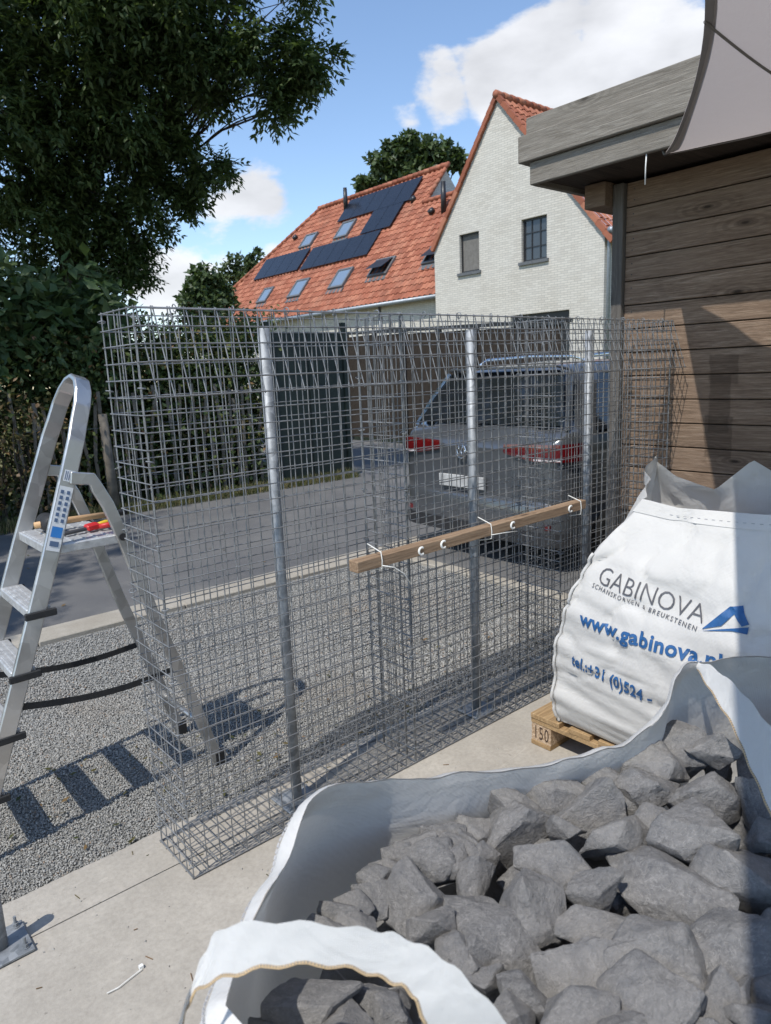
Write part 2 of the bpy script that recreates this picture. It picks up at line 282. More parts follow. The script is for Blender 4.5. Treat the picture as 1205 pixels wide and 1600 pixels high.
# ------------------------------------------------------------------ mesh helpers
class MB:
    def __init__(s): s.v = []; s.f = []
    def add(s, vs, fs):
        o = len(s.v); s.v += [tuple(x) for x in vs]; s.f += [tuple(i+o for i in f) for f in fs]; return s
    def box(s, lo, hi, mat=None):
        x0, y0, z0 = lo; x1, y1, z1 = hi
        vs = [Vector(p) for p in ((x0, y0, z0), (x1, y0, z0), (x1, y1, z0), (x0, y1, z0), (x0, y0, z1), (x1, y0, z1), (x1, y1, z1), (x0, y1, z1))]
        if mat is not None: vs = [mat @ p for p in vs]
        return s.add(vs, [(3, 2, 1, 0), (4, 5, 6, 7), (0, 1, 5, 4), (1, 2, 6, 5), (2, 3, 7, 6), (3, 0, 4, 7)])
    def tube(s, pts, r, n=6, caps=True, closed=False):
        pts = [Vector(p) for p in pts]; k = len(pts); rr = r if isinstance(r, (list, tuple)) else [r]*k
        ref = Vector((0, 0, 1)); vs = []; prev = None
        for i, p in enumerate(pts):
            if closed: t_ = pts[(i+1) % k]-pts[i-1]
            else: t_ = pts[min(i+1, k-1)]-pts[max(i-1, 0)]
            t_.normalize()
            if prev is None: a = t_.cross(ref if abs(t_.z) < .9 else Vector((1, 0, 0)))
            else: a = prev-t_*prev.dot(t_)
            a.normalize(); prev = a.copy(); b = t_.cross(a)
            vs += [p+(a*math.cos(2*math.pi*j/n)+b*math.sin(2*math.pi*j/n))*rr[i] for j in range(n)]
        fs = []
        for i in range(k if closed else k-1):
            for j in range(n):
                i2 = (i+1) % k; fs.append((i*n+j, i*n+(j+1) % n, i2*n+(j+1) % n, i2*n+j))
        if caps and not closed: fs += [tuple(range(n))[::-1], tuple((k-1)*n+j for j in range(n))]
        return s.add(vs, fs)
    def bar(s, pts, w, h, up=(0, 0, 1)):
        """rectangular section swept along pts: w across, h along 'up'"""
        pts = [Vector(p) for p in pts]; k = len(pts); vs = []
        for i, p in enumerate(pts):
            t_ = (pts[min(i+1, k-1)]-pts[max(i-1, 0)]).normalized(); a = t_.cross(Vector(up)).normalized(); b = a.cross(t_).normalized()
            vs += [p+a*w/2+b*h/2, p-a*w/2+b*h/2, p-a*w/2-b*h/2, p+a*w/2-b*h/2]
        fs = [(i*4+j, i*4+(j+1) % 4, i*4+4+(j+1) % 4, i*4+4+j) for i in range(k-1) for j in range(4)] + [(0, 1, 2, 3), tuple((k-1)*4+j for j in (3, 2, 1, 0))]
        return s.add(vs, fs)
    def grid(s, rows, closed=False):
        n = len(rows[0]); vs = [p for r in rows for p in r]
        fs = [(i*n+j, i*n+(j+1) % n, (i+1)*n+(j+1) % n, (i+1)*n+j) for i in range(len(rows)-1) for j in range(n if closed else n-1)]
        return s.add(vs, fs)
    def build(s, name, mat, parent=None, smooth=False, bevel=0):
        me = bpy.data.meshes.new(name); me.from_pydata(s.v, [], s.f); me.update()
        if bevel or True:
            bm = bmesh.new(); bm.from_mesh(me); bmesh.ops.recalc_face_normals(bm, faces=bm.faces)
            if bevel: bmesh.ops.bevel(bm, geom=list(bm.edges), offset=bevel, segments=1, affect='EDGES', clamp_overlap=True)
            bm.to_mesh(me); bm.free()
        return link(name, me, mat, parent, smooth)
def link(name, me, mat, parent=None, smooth=False):
    if mat and not me.materials: me.materials.append(M[mat])
    if smooth: me.polygons.foreach_set('use_smooth', [True]*len(me.polygons))
    o = bpy.data.objects.new(name, me); C.objects.link(o)
    if parent is not None: o.parent = parent
    return o
def npmesh(name, V, F, mat, parent=None, smooth=False):
    me = bpy.data.meshes.new(name); V = np.asarray(V, np.float32); F = np.asarray(F, np.int32); k = F.shape[1]
    me.vertices.add(len(V)); me.vertices.foreach_set('co', V.ravel()); me.loops.add(F.size); me.loops.foreach_set('vertex_index', F.ravel())
    me.polygons.add(len(F)); me.polygons.foreach_set('loop_start', np.arange(0, F.size, k, dtype=np.int32)); me.update(calc_edges=True); me.validate()
    return link(name, me, mat, parent, smooth)
def tag(o, label, cat, group=None):
    o['label'] = label; o['category'] = cat
    if group: o['group'] = group
    return o
def struct(o): o['kind'] = 'structure'; return o
def stuff(o): o['kind'] = 'stuff'; return o
def thing(name, label, cat, loc=(0, 0, 0), group=None):
    o = bpy.data.objects.new(name, None); o.empty_display_size = .1; C.objects.link(o); o.location = loc
    INV[o.name] = Vector(loc); return tag(o, label, cat, group)
INV = {}
def B(o_parent, mb, name, mat, **k):
    """build in world coordinates under a thing whose Empty is at a location"""
    o = mb.build(name, mat, o_parent, **k); l = INV.get(o_parent.name)
    if l is not None: o.location = -l
    return o
def nz3(p, s=1.0, seed=0.0): return noise.noise(Vector((p[0]*s+seed, p[1]*s+seed*.7, p[2]*s-seed)))

# ------------------------------------------------------------------ setting: ground, slab, gravel, kerbs, road
struct(MB().add([(-250, -250, -.09), (400, -250, -.09), (400, 400, -.09), (-250, 400, -.09)], [(0, 1, 2, 3)]).build('ground', 'soil'))
def slab(name, x0, x1, y0, y1, z0, z1, mat, nx=1, ny=1, jit=0):
    b = MB(); rows = []
    for i in range(nx+1):
        rows.append([(x0+(x1-x0)*i/nx, y0+(y1-y0)*j/ny + (jit*noise.noise(Vector((i*.37, j*9., y0))) if j == ny else 0), z1) for j in range(ny+1)])
    b.grid(rows); n = ny+1
    edge = [i*n for i in range(nx+1)] + [nx*n+j for j in range(1, n)] + [i*n+n-1 for i in range(nx-1, -1, -1)] + [j for j in range(n-2, 0, -1)]
    top = [b.v[i] for i in edge]; b.add(top+[(p[0], p[1], z0) for p in top], [(i, (i+1) % len(top), len(top)+(i+1) % len(top), len(top)+i) for i in range(len(top))])
    return b.build(name, mat)
struct(slab('concrete_slab', -7, 3.05, -7, .103, -.08, 0, 'concrete'))
struct(slab('foundation_strip', -7, 3.2, .107, .315, -.08, .001, 'concrete', 120, 2, .012))
struct(MB().add([(-7, .30, -.032), (3.22, .30, -.032), (3.22, 2.74, -.032), (-7, 2.74, -.032)], [(0, 1, 2, 3)]).build('gravel_bed', 'gravel_bed'))
def pebbles(n, x0, x1, y0, y1, s0, s1):
    P = np.stack([rng.uniform(x0, x1, n), rng.uniform(y0, y1, n), rng.uniform(-.032, -.024, n)], -1)
    base = np.array([(1, 0, 0), (0, 1, 0), (-1, 0, 0), (0, -1, 0), (0, 0, .8), (0, 0, -.8)], float)
    F0 = np.array([(0, 1, 4), (1, 2, 4), (2, 3, 4), (3, 0, 4), (1, 0, 5), (2, 1, 5), (3, 2, 5), (0, 3, 5)])
    q = rng.normal(size=(n, 4)); q /= np.linalg.norm(q, axis=1)[:, None]; w, x, y, z = q.T
    Rm = np.stack([1-2*(y*y+z*z), 2*(x*y-z*w), 2*(x*z+y*w), 2*(x*y+z*w), 1-2*(x*x+z*z), 2*(y*z-x*w), 2*(x*z-y*w), 2*(y*z+x*w), 1-2*(x*x+y*y)], -1).reshape(n, 3, 3)
    sc = rng.uniform(s0, s1, (n, 1, 1))*rng.uniform(.6, 1.25, (n, 1, 3)); bs = base[None]*sc*rng.uniform(.75, 1.25, (n, 6, 1))
    V = np.einsum('nij,nkj->nki', Rm, bs)+P[:, None]
    return V.reshape(-1, 3), (F0[None]+6*np.arange(n)[:, None, None]).reshape(-1, 3)
V1, F1 = pebbles(105000, -.9, 1.6, .305, 1.7, .003, .0058)
V2, F2 = pebbles(62000, -.9, 3.2, 1.0, 2.68, .0048, .008)
V3, F3 = pebbles(14000, 1.4, 3.2, .305, .95, .0055, .0095)
g_ = npmesh('gravel', np.concatenate([V1, V2, V3]), np.concatenate([F1, F2+len(V1), F3+len(V1)+len(V2)]), 'pebble'); stuff(g_); tag(g_, 'grey crushed stone gravel between concrete strip and road kerb', 'gravel')

gb, sb_ = MB(), MB()
for i in range(130):
    x, y = random.uniform(-.6, 1.4), random.uniform(-.55, .30); r = random.uniform(.0012, .0045); a = random.random()*6.3
    gb.add([(x+r*math.cos(a), y+r*math.sin(a), .001), (x+r*math.cos(a+2.1), y+r*math.sin(a+2.1), .001), (x+r*math.cos(a+4.2), y+r*math.sin(a+4.2), .001), (x, y, r*1.3)], [(0, 1, 3), (1, 2, 3), (2, 0, 3)])
for i in range(26):
    x, y = random.uniform(-.5, 1.4), random.uniform(-.5, .30); a = random.random()*6.3; l = random.uniform(.008, .03); sb_.bar([(x, y, .0022), (x+l*math.cos(a), y+l*math.sin(a), .003)], .002, .0016)
stuff(tag(gb.build('grit', 'pebble'), 'stray grit and tiny stones on the concrete slab', 'grit')); stuff(tag(sb_.build('straw_bits', 'dry_leaf'), 'small dry straw bits on the concrete slab', 'straw'))
struct(MB().add([(-60, 3.0, -.028), (9.9, 3.0, -.028), (9.9, 6.9, -.028), (-60, 6.7, -.028)], [(0, 1, 2, 3)]).build('road', 'asphalt'))
struct(MB().add([(6.15, 6.9, -.026), (9.9, 6.9, -.026), (9.9, 22, -.026), (6.15, 22, -.026)], [(0, 1, 2, 3)]).build('side_road', 'asphalt'))
struct(MB().add([(3.28, .3, -.024), (9.9, .3, -.024), (9.9, 2.99, -.024), (3.28, 2.99, -.024)], [(0, 1, 2, 3)]).build('driveway', 'asphalt'))
kerb = bpy.data.objects.new('kerb', None); C.objects.link(kerb); struct(kerb)
for i in range(14):
    x = -9.75+i*1.0
    if x < -1.8: continue
    MB().box((x+.003, 2.72+random.uniform(-.006, .006), -.09), (x+.997, 2.99, random.uniform(-.006, .002))).build('kerb_stone', 'kerb_concrete', kerb, bevel=.006)
for i in range(2):
    y = .75+i*.98
    MB().box((3.16, y+.003, -.09), (3.27, y+.975, random.uniform(-.008, 0))).build('kerb_stone', 'kerb_concrete', kerb, bevel=.006)
struct(MB().add([(-60, 6.7, -.03), (6.12, 6.85, -.03), (6.12, 12, .05), (-60, 12, .05)], [(0, 1, 2, 3)]).build('verge', 'soil'))

def blades(n, fx, fy, h0, h1, w):
    X, Y = fx(n), fy(n); a = rng.uniform(0, 2*np.pi, n); h = rng.uniform(h0, h1, n); ln = rng.uniform(.1, .7, n)*h
    dx, dy = np.cos(a), np.sin(a); b = np.stack([X, Y, np.full(n, -.03)], -1); s = np.stack([-dy, dx, 0*dx], -1)*w
    tip = b+np.stack([dx*ln, dy*ln, h], -1); mid = b+np.stack([dx*ln*.35, dy*ln*.35, h*.6], -1)
    V = np.stack([b-s, b+s, mid+s*.7, mid-s*.7, tip], 1).reshape(-1, 3); o = 5*np.arange(n)[:, None]
    return V, np.concatenate([o+[0, 1, 2], o+[0, 2, 3], o+[3, 2, 4]])
Vg, Fg = blades(17000, lambda n: rng.uniform(-4, 6.1, n), lambda n: 6.72+np.abs(rng.normal(0, .28, n)), .03, .17, .003)
g_ = npmesh('grass', Vg, Fg, 'grass_blade'); stuff(g_); tag(g_, 'dry grass and weeds along the foot of the hedge', 'grass')
lt = MB()
for i in range(240):
    a = random.random()*6.3; s = random.uniform(.008, .022); x, y = (random.uniform(-.6, 3.1), random.uniform(.34, 1.1)) if i < 170 else (random.uniform(-.8, 3), random.uniform(3.1, 6.5))
    d = Vector((math.cos(a), math.sin(a), .2))*s; e_ = Vector((-math.sin(a), math.cos(a), random.uniform(-.4, .6)))*s*.45; p = Vector((x, y, -.012 if y < 2 else -.018))
    lt.add([p-d, p+e_, p+d, p-e_], [(0, 1, 2), (0, 2, 3)])
stuff(tag(lt.build('leaf_litter', 'dry_leaf'), 'small dry brown leaves scattered on the gravel and road', 'leaves'))

# ------------------------------------------------------------------ houses
def in_house(parent): return lambda mb, name, mat, **k: B(parent, mb, name, mat, **k)
def tile_field(b, P0, U, W, ulen, wlen, clip=None, tu=.30, tw=.34):
    """overlapping S-profile tiles: U along the eave, W up the slope, N outward"""
    N = U.cross(W).normalized()
    if N.z < 0: N = -N
    nu, nw = int(ulen/tu), int(wlen/tw)+1
    for i in range(nu):
        for j in range(nw):
            uc, wc = (i+.5)*tu, (j+.5)*tw
            if clip and not clip(uc, wc): continue
            h1 = min(tw*1.06, wlen-j*tw)
            if h1 < .05: continue
            rows = []
            for (w_, hh) in ((0, .055), (h1, .02)):
                rows.append([P0+U*(i*tu+q*tu)+W*(j*tw+w_)+N*(hh+.032*math.sin(q*2*math.pi)) for q in (0, .17, .33, .5, .67, .83, .985)])
            rows.insert(0, [p-N*.04 for p in rows[0]])
            b.grid(rows)
# --- wing with gable
hw = thing('gable_house', 'white brick house gable with red tiles and two dark windows', 'house', (18, 13.9, 0)); H1 = in_house(hw)
YL, YR, AP, ZL, ZR, ZA, XF = 16.93, 10.03, 13.93, 5.75, 5.25, 9.88, 18.0
def gable_wall():
    b = MB(); wins = [(14.80, 15.70, 4.80, 6.06), (12.04, 13.02, 4.80, 6.08), (11.2, 13.48, 0, 3.2)]
    ys = sorted({YR, YL, AP, *[q for w in wins for q in w[:2]]}); zt = lambda y: ZA+(ZL-ZA)*(y-AP)/(YL-AP) if y > AP else ZA+(ZR-ZA)*(y-AP)/(YR-AP)
    for a, c in zip(ys[:-1], ys[1:]):
        m = (a+c)/2; sp = sorted([(w[2], w[3]) for w in wins if w[0] <= m <= w[1]]); z = 0
        for (z0, z1) in sp:
            if z0 > z: b.add([(XF, a, z), (XF, c, z), (XF, c, z0), (XF, a, z0)], [(0, 1, 2, 3)])
            z = z1
        b.add([(XF, a, z), (XF, c, z), (XF, c, zt(c)), (XF, a, zt(a))], [(0, 1, 2, 3)])
    for w in wins:
        b.add([(XF, w[0], w[2]), (XF, w[1], w[2]), (XF, w[1], w[3]), (XF, w[0], w[3]), (XF+.16, w[0], w[2]), (XF+.16, w[1], w[2]), (XF+.16, w[1], w[3]), (XF+.16, w[0], w[3])], [(0, 1, 5, 4), (1, 2, 6, 5), (2, 3, 7, 6), (3, 0, 4, 7)])
    b.add([(XF, YR, 0), (32, YR, 0), (32, YR, ZR), (XF, YR, ZR)], [(0, 1, 2, 3)]); b.add([(XF, YL, 0), (24, YL, 0), (24, YL, ZL), (XF, YL, ZL)], [(0, 1, 2, 3)])
    return b
H1(gable_wall(), 'wall', 'house_brick')
for (y0, y1, z0, z1, kind) in ((14.80, 15.70, 4.80, 6.06, 0), (12.04, 13.02, 4.80, 6.08, 1)):
    f = MB(); X = XF+.10
    for bx in ((y0, y1, z0, z0+.06), (y0, y1, z1-.06, z1), (y0, y0+.06, z0+.06, z1-.06), (y1-.06, y1, z0+.06, z1-.06)): f.box((X, bx[0], bx[2]), (X+.06, bx[1], bx[3]))
    w = H1(f, 'window', 'frame_black')
    def sub(mb, nm, mt, w=w): o = mb.build(nm, mt, w); return o
    sub(MB().box((X+.03, y0+.06, z0+.06), (X+.04, y1-.06, z1-.06)), 'pane', 'window_glass' if kind else 'blind_grey')
    if kind:
        bars = MB()
        for q in (1/3, 2/3):
            yy = y0+(y1-y0)*q; sub(MB().box((X+.005, yy-.018, z0+.06), (X+.025, yy+.018, z1-.06)), 'glazing_bar', 'frame_black'); zz = z0+(z1-z0)*q
            sub(MB().box((X+.008, y0+.06, zz-.016), (X+.022, y1-.06, zz+.016)), 'glazing_bar', 'frame_black')
    sub(MB().box((XF-.07, y0-.08, z0-.10), (XF+.12, y1+.08, z0-.003)), 'sill', 'lead_grey')
H1(MB().box((XF+.12, 11.2, 0), (XF+.18, 13.48, 3.2)), 'garage_door', 'frame_black')
H1(MB().tube([(XF+.05, YR-.12, 0), (XF+.05, YR-.12, ZR-.15), (XF+.05, YR-.2, ZR)], .055, 8), 'downpipe', 'zinc_pipe', smooth=True)
H1(MB().tube([(XF-.1, YR-.22, ZR+.0), (32, YR-.22, ZR+.0)], .09, 8), 'gutter', 'zinc_pipe', smooth=True)
b = MB(); RU = Vector((1, 0, 0))
wr = Vector((0, AP-YR+.3, ZA-ZR+.36)); tile_field(b, Vector((XF-.06, YR-.3, ZR-.36)), RU, wr.normalized(), 14, wr.length)
wl_ = Vector((0, AP-YL-.05, ZA-ZL+.07)); tile_field(b, Vector((XF-.06, YL+.05, ZL-.07)), RU, wl_.normalized(), 6.5, wl_.length)
ro = stuff(H1(b, 'roof', 'roof_tile', smooth=False))
b = MB()
for k in range(40):
    x = XF-.12+k*.36; b.tube([(x, AP, ZA+.07), (x+.38, AP, ZA+.055)], [.125, .105], 8)
H1(b, 'ridge_tiles', 'roof_tile', smooth=True)
for (yy, zz, nm) in ((YL+.05, ZL-.07, 'left'), (YR-.3, ZR-.36, 'right')):
    n = 17; b = MB(); A0 = Vector((XF-.04, yy, zz)); A1 = Vector((XF-.04, AP, ZA+.0))
    for k in range(n):
        p = A0.lerp(A1, k/n); q = A0.lerp(A1, (k+1.08)/n); b.bar([p+Vector((0, 0, .06)), q+Vector((0, 0, .03))], .14, .15, (0, 0, 1))
    H1(b, 'verge_tiles', 'roof_tile')
H1(MB().box((18.7, 12.9, 0), (19.5, 13.3, .05), Matrix.Translation((0, -.28, 8.55)) @ Matrix.Rotation(0, 4, 'X')), 'solar_panel', 'solar_black') if False else None
sl = math.atan2(ZA-ZR, AP-YR); mt = Matrix.Translation((18.55, 12.55, ZA-(AP-12.55)*math.tan(sl)+.16)) @ Matrix.Rotation(sl, 4, 'X')
H1(MB().box((0, -.45, 0), (1.3, .55, .05), mt), 'roof_window', 'lead_grey')

# --- long house with solar roof
hm = thing('long_house', 'long white brick house with red roof, solar panels and skylights', 'house', (19, 24, 0)); H2 = in_house(hm)
EX, EZ, PT = 19.0, 4.38, 1.21; SL = math.hypot(1, PT); UX, UZ = 1/SL, PT/SL; NR = Vector((-UZ, 0, UX))
def rp(Y, s, h=0.0): return Vector((EX+s*UX, Y, EZ+s*UZ))+NR*h
SR = 8.05
b = MB()
hip = lambda Y, s: Y < 31.9+(SR-s)*.98
tile_field(b, rp(16.9, 0), Vector((0, 1, 0)), Vector((UX, 0, UZ)), 22.8, SR, lambda u, w: hip(16.9+u, w) and (16.9+u > 22.1 or w < 5.8), .30, .345)
stuff(H2(b, 'roof', 'roof_tile'))
b = MB(); b.box((EX+.35, 16.95, 0), (EX+9, 38.4, EZ+.25)); H2(b, 'wall', 'house_brick')
b = MB(); b.add([rp(22.1, 5.6, -.05), (EX+5, 22.1, EZ+5*PT+.1-.12), (EX+7.0, 22.1, EZ+5*PT-2.2), (EX+7.0, 22.1, EZ+2.5), rp(22.1, 4.5, -.05)], [(0, 1, 2, 3, 4)]); H2(b, 'gable', 'house_brick')
b = MB(); b.add([rp(39.4, 0), rp(31.9, SR), (EX+10, 39.4, EZ)], [(0, 1, 2)]); b.add([rp(16.9, SR), rp(31.9, SR), (EX+10, 39.4, EZ), (EX+10, 22.1, EZ), (EX+5, 22.1, EZ+5*PT)], [(1, 2, 3, 4)]); H2(b, 'rear_roof', 'roof_tile')
b = MB()
for k in range(27):
    y = 22.0+k*.37; b.tube([rp(y, SR, .07), rp(y+.4, SR, .085)], [.105, .125], 8)
for k in range(14):
    y = 16.9+k*.38; b.tube([rp(y, 5.83, .06), rp(y+.4, 5.83, .07)], [.09, .11], 8)
for k in range(30):
    f0, f1 = k/30, (k+1.08)/30; b.tube([rp(39.4, 0, .05).lerp(rp(31.9, SR, .05), f0), rp(39.4, 0, .05).lerp(rp(31.9, SR, .05), f1)], [.12, .1], 8)
for k in range(7):
    b.tube([rp(22.05, 5.83+k*.33, .08), rp(22.05, 5.83+k*.33+.35, .06)], [.1, .09], 8)
H2(b, 'ridge_tiles', 'roof_tile', smooth=True)
H2(MB().tube([rp(16.95, -.08, -.02), rp(39, -.08, -.02)], .08, 8), 'gutter', 'zinc_pipe', smooth=True)
for y in (17.9, 21.6): H2(MB().tube([(EX+.28, y, 0), (EX+.28, y, EZ-.05)], .05, 8), 'downpipe', 'zinc_pipe', smooth=True)
def panel(Y0, Y1, s0, s1):
    b = MB(); vs = [rp(Y, s, h) for h in (.10, .145) for (Y, s) in ((Y0, s0), (Y1, s0), (Y1, s1), (Y0, s1))]
    b.add(vs, [(0, 1, 2, 3), (4, 5, 6, 7), (0, 1, 5, 4), (1, 2, 6, 5), (2, 3, 7, 6), (3, 0, 4, 7)]); H2(b, 'solar_panel', 'solar_black')
for (ya, n, s0) in ((23.38, 5, 6.2), (23.68, 2, 4.68), (24.2, 5, 3.1), (30.0, 4, 3.2)):
    for k in range(n): panel(ya+k*1.1, ya+k*1.1+1.075, s0, s0+1.5)
def skylight(Y0, Y1, s0, s1, op=0):
    fr = MB()
    for (a, c, e, f) in ((Y0, Y1, s0, s0+.10), (Y0, Y1, s1-.10, s1), (Y0, Y0+.1, s0+.1, s1-.1), (Y1-.1, Y1, s0+.1, s1-.1)):
        fr.add([rp(Y, s, h) for h in (.03, .15) for (Y, s) in ((a, e), (c, e), (c, f), (a, f))], [(0, 1, 2, 3), (4, 5, 6, 7), (0, 1, 5, 4), (1, 2, 6, 5), (2, 3, 7, 6), (3, 0, 4, 7)])
    fr.add([rp(Y, s, .06) for (Y, s) in ((Y0-.05, s0-.25), (Y1+.05, s0-.25), (Y1+.05, s0), (Y0-.05, s0))], [(0, 1, 2, 3)])
    w = H2(fr, 'roof_window', 'lead_grey')
    pn = MB().add([rp(Y, s, .12 if not op else (.14+op*(1-(s-s0)/(s1-s0)))) for (Y, s) in ((Y0+.1, s0+.1), (Y1-.1, s0+.1), (Y1-.1, s1-.1), (Y0+.1, s1-.1))], [(0, 1, 2, 3)]).build('pane', 'roof_glass' if not op else 'frame_black', w)
    if op: MB().add([rp(Y, s, .05) for (Y, s) in ((Y0+.1, s0+.1), (Y1-.1, s0+.1), (Y1-.1, s1-.1), (Y0+.1, s1-.1))], [(0, 1, 2, 3)]).build('dark_opening', 'frame_black', w)
for a in ((27.1, 28.2, 4.9, 6.02), (30.3, 31.4, 4.95, 5.9), (31.35, 32.3, 1.28, 2.3), (28.1, 29.25, 1.23, 2.38), (24.68, 25.82, 1.31, 2.47), (21.8, 23.1, 1.58, 2.56, .35), (18.4, 19.72, 1.7, 2.62, .3)): skylight(*a)
H2(MB().tube([rp(28.91, 7.09), rp(28.91, 7.09)+Vector((0, 0, 1.15))], [.13, .1], 10), 'vent_pipe', 'frame_black', smooth=True)
H2(MB().tube([rp(20.34, 4.74), rp(20.34, 4.74)+Vector((0, 0, 1.25))], [.13, .1], 10), 'vent_pipe', 'frame_black', smooth=True)
for (y, s) in ((23.1, 6.2), (21.14, 4.95), (32.6, 6.0)): H2(MB().tube([rp(y, s, .05), rp(y, s, .2), rp(y, s, .24)], [.16, .15, .02], 10), 'roof_vent', 'frame_black', smooth=True)

# ------------------------------------------------------------------ garden screens beyond the road
gf = thing('green_fence', 'dark green privacy fence between the hedge and side road', 'fence', (5.45, 7.05, 0))
for k in range(2): B(gf, MB().box((4.78+k*.66, 7.03, .02), (5.42+k*.66, 7.07, 2.22)), 'panel', 'fence_green')
for x in (4.75, 6.12): B(gf, MB().box((x-.035, 7.0, -.03), (x+.035, 7.1, 2.36)), 'post', 'fence_green')
sf = thing('wicker_screen', 'brown wicker screen fence with black top rail behind car', 'fence', (10, 8, 0))
for k in range(9):
    y = 5.65+k*1.05; B(sf, MB().box((9.98, y+.02, .05), (10.03, y+1.03, 2.28+k*.03)), 'panel', 'wicker')
for k in range(10): B(sf, MB().box((9.94, 5.65+k*1.05-.035, -.03), (10.05, 5.65+k*1.05+.035, 2.32+k*.03)), 'post', 'frame_black')
B(sf, MB().bar([(10.0, 5.55, 2.335), (10.0, 15.2, 2.62)], .12, .07), 'top_rail', 'frame_black')

# ------------------------------------------------------------------ shed
sh = thing('wooden_shed', 'weathered brown plank shed with grey fascia beside gabion baskets', 'shed', (3.05, -2, 0))
XW = 3.05
for k in range(19):
    z0 = .035+k*.134; d = random.uniform(-.002, .003)
    B(sh, MB().box((XW+d, -5.2, z0+.003), (XW+.024+d, .335, z0+.131)), 'plank', 'shed_wood', bevel=.003)
    for yy in (.29, -.62):
        for dz in (.035, .095): B(sh, MB().tube([(XW+d-.0015, yy+random.uniform(-.006, .006), z0+dz), (XW+d+.004, yy, z0+dz)], .0035, 8), 'nail', 'tool_steel')
B(sh, MB().box((XW+.03, -5.2, .0), (XW+3, .33, 2.56)), 'inner_wall', 'dark_wood')
B(sh, MB().box((XW-.03, .337, 0), (XW+.06, .405, 2.58)), 'corner_post', 'post_wood', bevel=.004)
B(sh, MB().box((2.95, .41, 2.465), (6.2, .545, 2.595)), 'rafter', 'shed_wood', bevel=.004)
B(sh, MB().box((2.60, -5.2, 2.842), (2.64, .69, 2.93)), 'fascia_board', 'fascia_wood', bevel=.004)
B(sh, MB().box((2.572, -5.2, 2.70), (2.63, .725, 2.838)), 'fascia_board', 'fascia_wood', bevel=.004)
B(sh, MB().box((2.60, -5.2, 2.58), (2.632, .665, 2.697)), 'fascia_board', 'fascia_wood', bevel=.004)
B(sh, MB().box((2.642, .655, 2.842), (6.2, .69, 2.93)), 'fascia_board', 'fascia_wood')
B(sh, MB().box((2.632, .69, 2.70), (6.2, .725, 2.838)), 'fascia_board', 'fascia_wood')
B(sh, MB().box((2.634, .63, 2.58), (6.2, .665, 2.697)), 'fascia_board', 'fascia_wood')
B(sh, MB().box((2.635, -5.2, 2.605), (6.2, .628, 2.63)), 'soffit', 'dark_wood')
B(sh, MB().box((2.645, -5.2, 2.86), (6.2, .65, 2.90)), 'roof_deck', 'lead_grey')
rp_ = MB().tube([(2.615, -.03, 2.585), (2.61, -.03, 2.52), (2.615, -.027, 2.44)], .0035, 6)
tag(rp_.build('rope_end', 'white_plastic', smooth=True), 'short white rope end hanging from the shed fascia', 'rope')

# ------------------------------------------------------------------ shade sail
E1 = [(2.655, -.10, 2.567), (2.25, -.37, 2.515), (1.67, -.74, 2.5), (1.19, -1.0, 2.5), (.62, -1.24, 2.5), (-.1, -1.54, 2.51), (-.9, -1.90, 2.53), (-1.7, -2.25, 2.56), (-2.6, -2.6, 2.6)]
E2 = [(2.655, -.10, 2.567), (2.575, -.40, 2.53), (2.5, -.65, 2.5), (2.47, -1.1, 2.49), (2.46, -1.6, 2.49), (2.48, -2.2, 2.5), (2.52, -2.9, 2.53), (2.55, -3.6, 2.57), (2.6, -4.4, 2.62)]
def catmull(P, n):
    P = [Vector(p) for p in P]; o = []
    for i in range(len(P)-1):
        p0, p1, p2, p3 = P[max(i-1, 0)], P[i], P[i+1], P[min(i+2, len(P)-1)]
        for k in range(n):
            t = k/n; o.append(.5*((2*p1)+(-p0+p2)*t+(2*p0-5*p1+4*p2-p3)*t*t+(-p0+3*p1-3*p2+p3)*t**3))
    o.append(P[-1]); return o
e1, e2 = catmull(E1, 5), catmull(E2, 5); ss = thing('shade_sail', 'taupe shade sail with stitched hem stretched below the shed roof', 'shade sail', (2.5, -.2, 2.5))
rows = []
for i in range(len(e1)):
    a, c = e1[i], e2[i]; rows.append([a.lerp(c, j/14)+Vector((0, 0, -.05*math.sin(math.pi*j/14)*min(1, i/12))) for j in range(15)])
B(ss, MB().grid(rows[1:]), 'cloth', 'sail_cloth', smooth=True)
def hemstrip(e, inner, w, dz):
    r = []
    for i in range(len(e)):
        d = (inner[i]-e[i]); L = d.length; d = d/L if L > 1e-4 else Vector((0, -1, 0)); ww = min(w, L*.45)
        r.append([e[i]+Vector((0, 0, dz)), e[i]+d*ww+Vector((0, 0, dz-.002))])
    return MB().grid(r)
B(ss, hemstrip(e1, e2, .06, -.004), 'hem', 'sail_hem', smooth=True); B(ss, hemstrip(e2, e1, .035, -.008), 'hem', 'sail_hem', smooth=True)
i0 = 14
B(ss, MB().tube([rows[i0][j]+Vector((0, 0, -.006)) for j in range(15)], .004, 5), 'seam', 'sail_hem')
B(ss, MB().tube([(2.655, -.10, 2.567), (2.665, -.08, 2.604)], .006, 6), 'hook', 'galvanised')

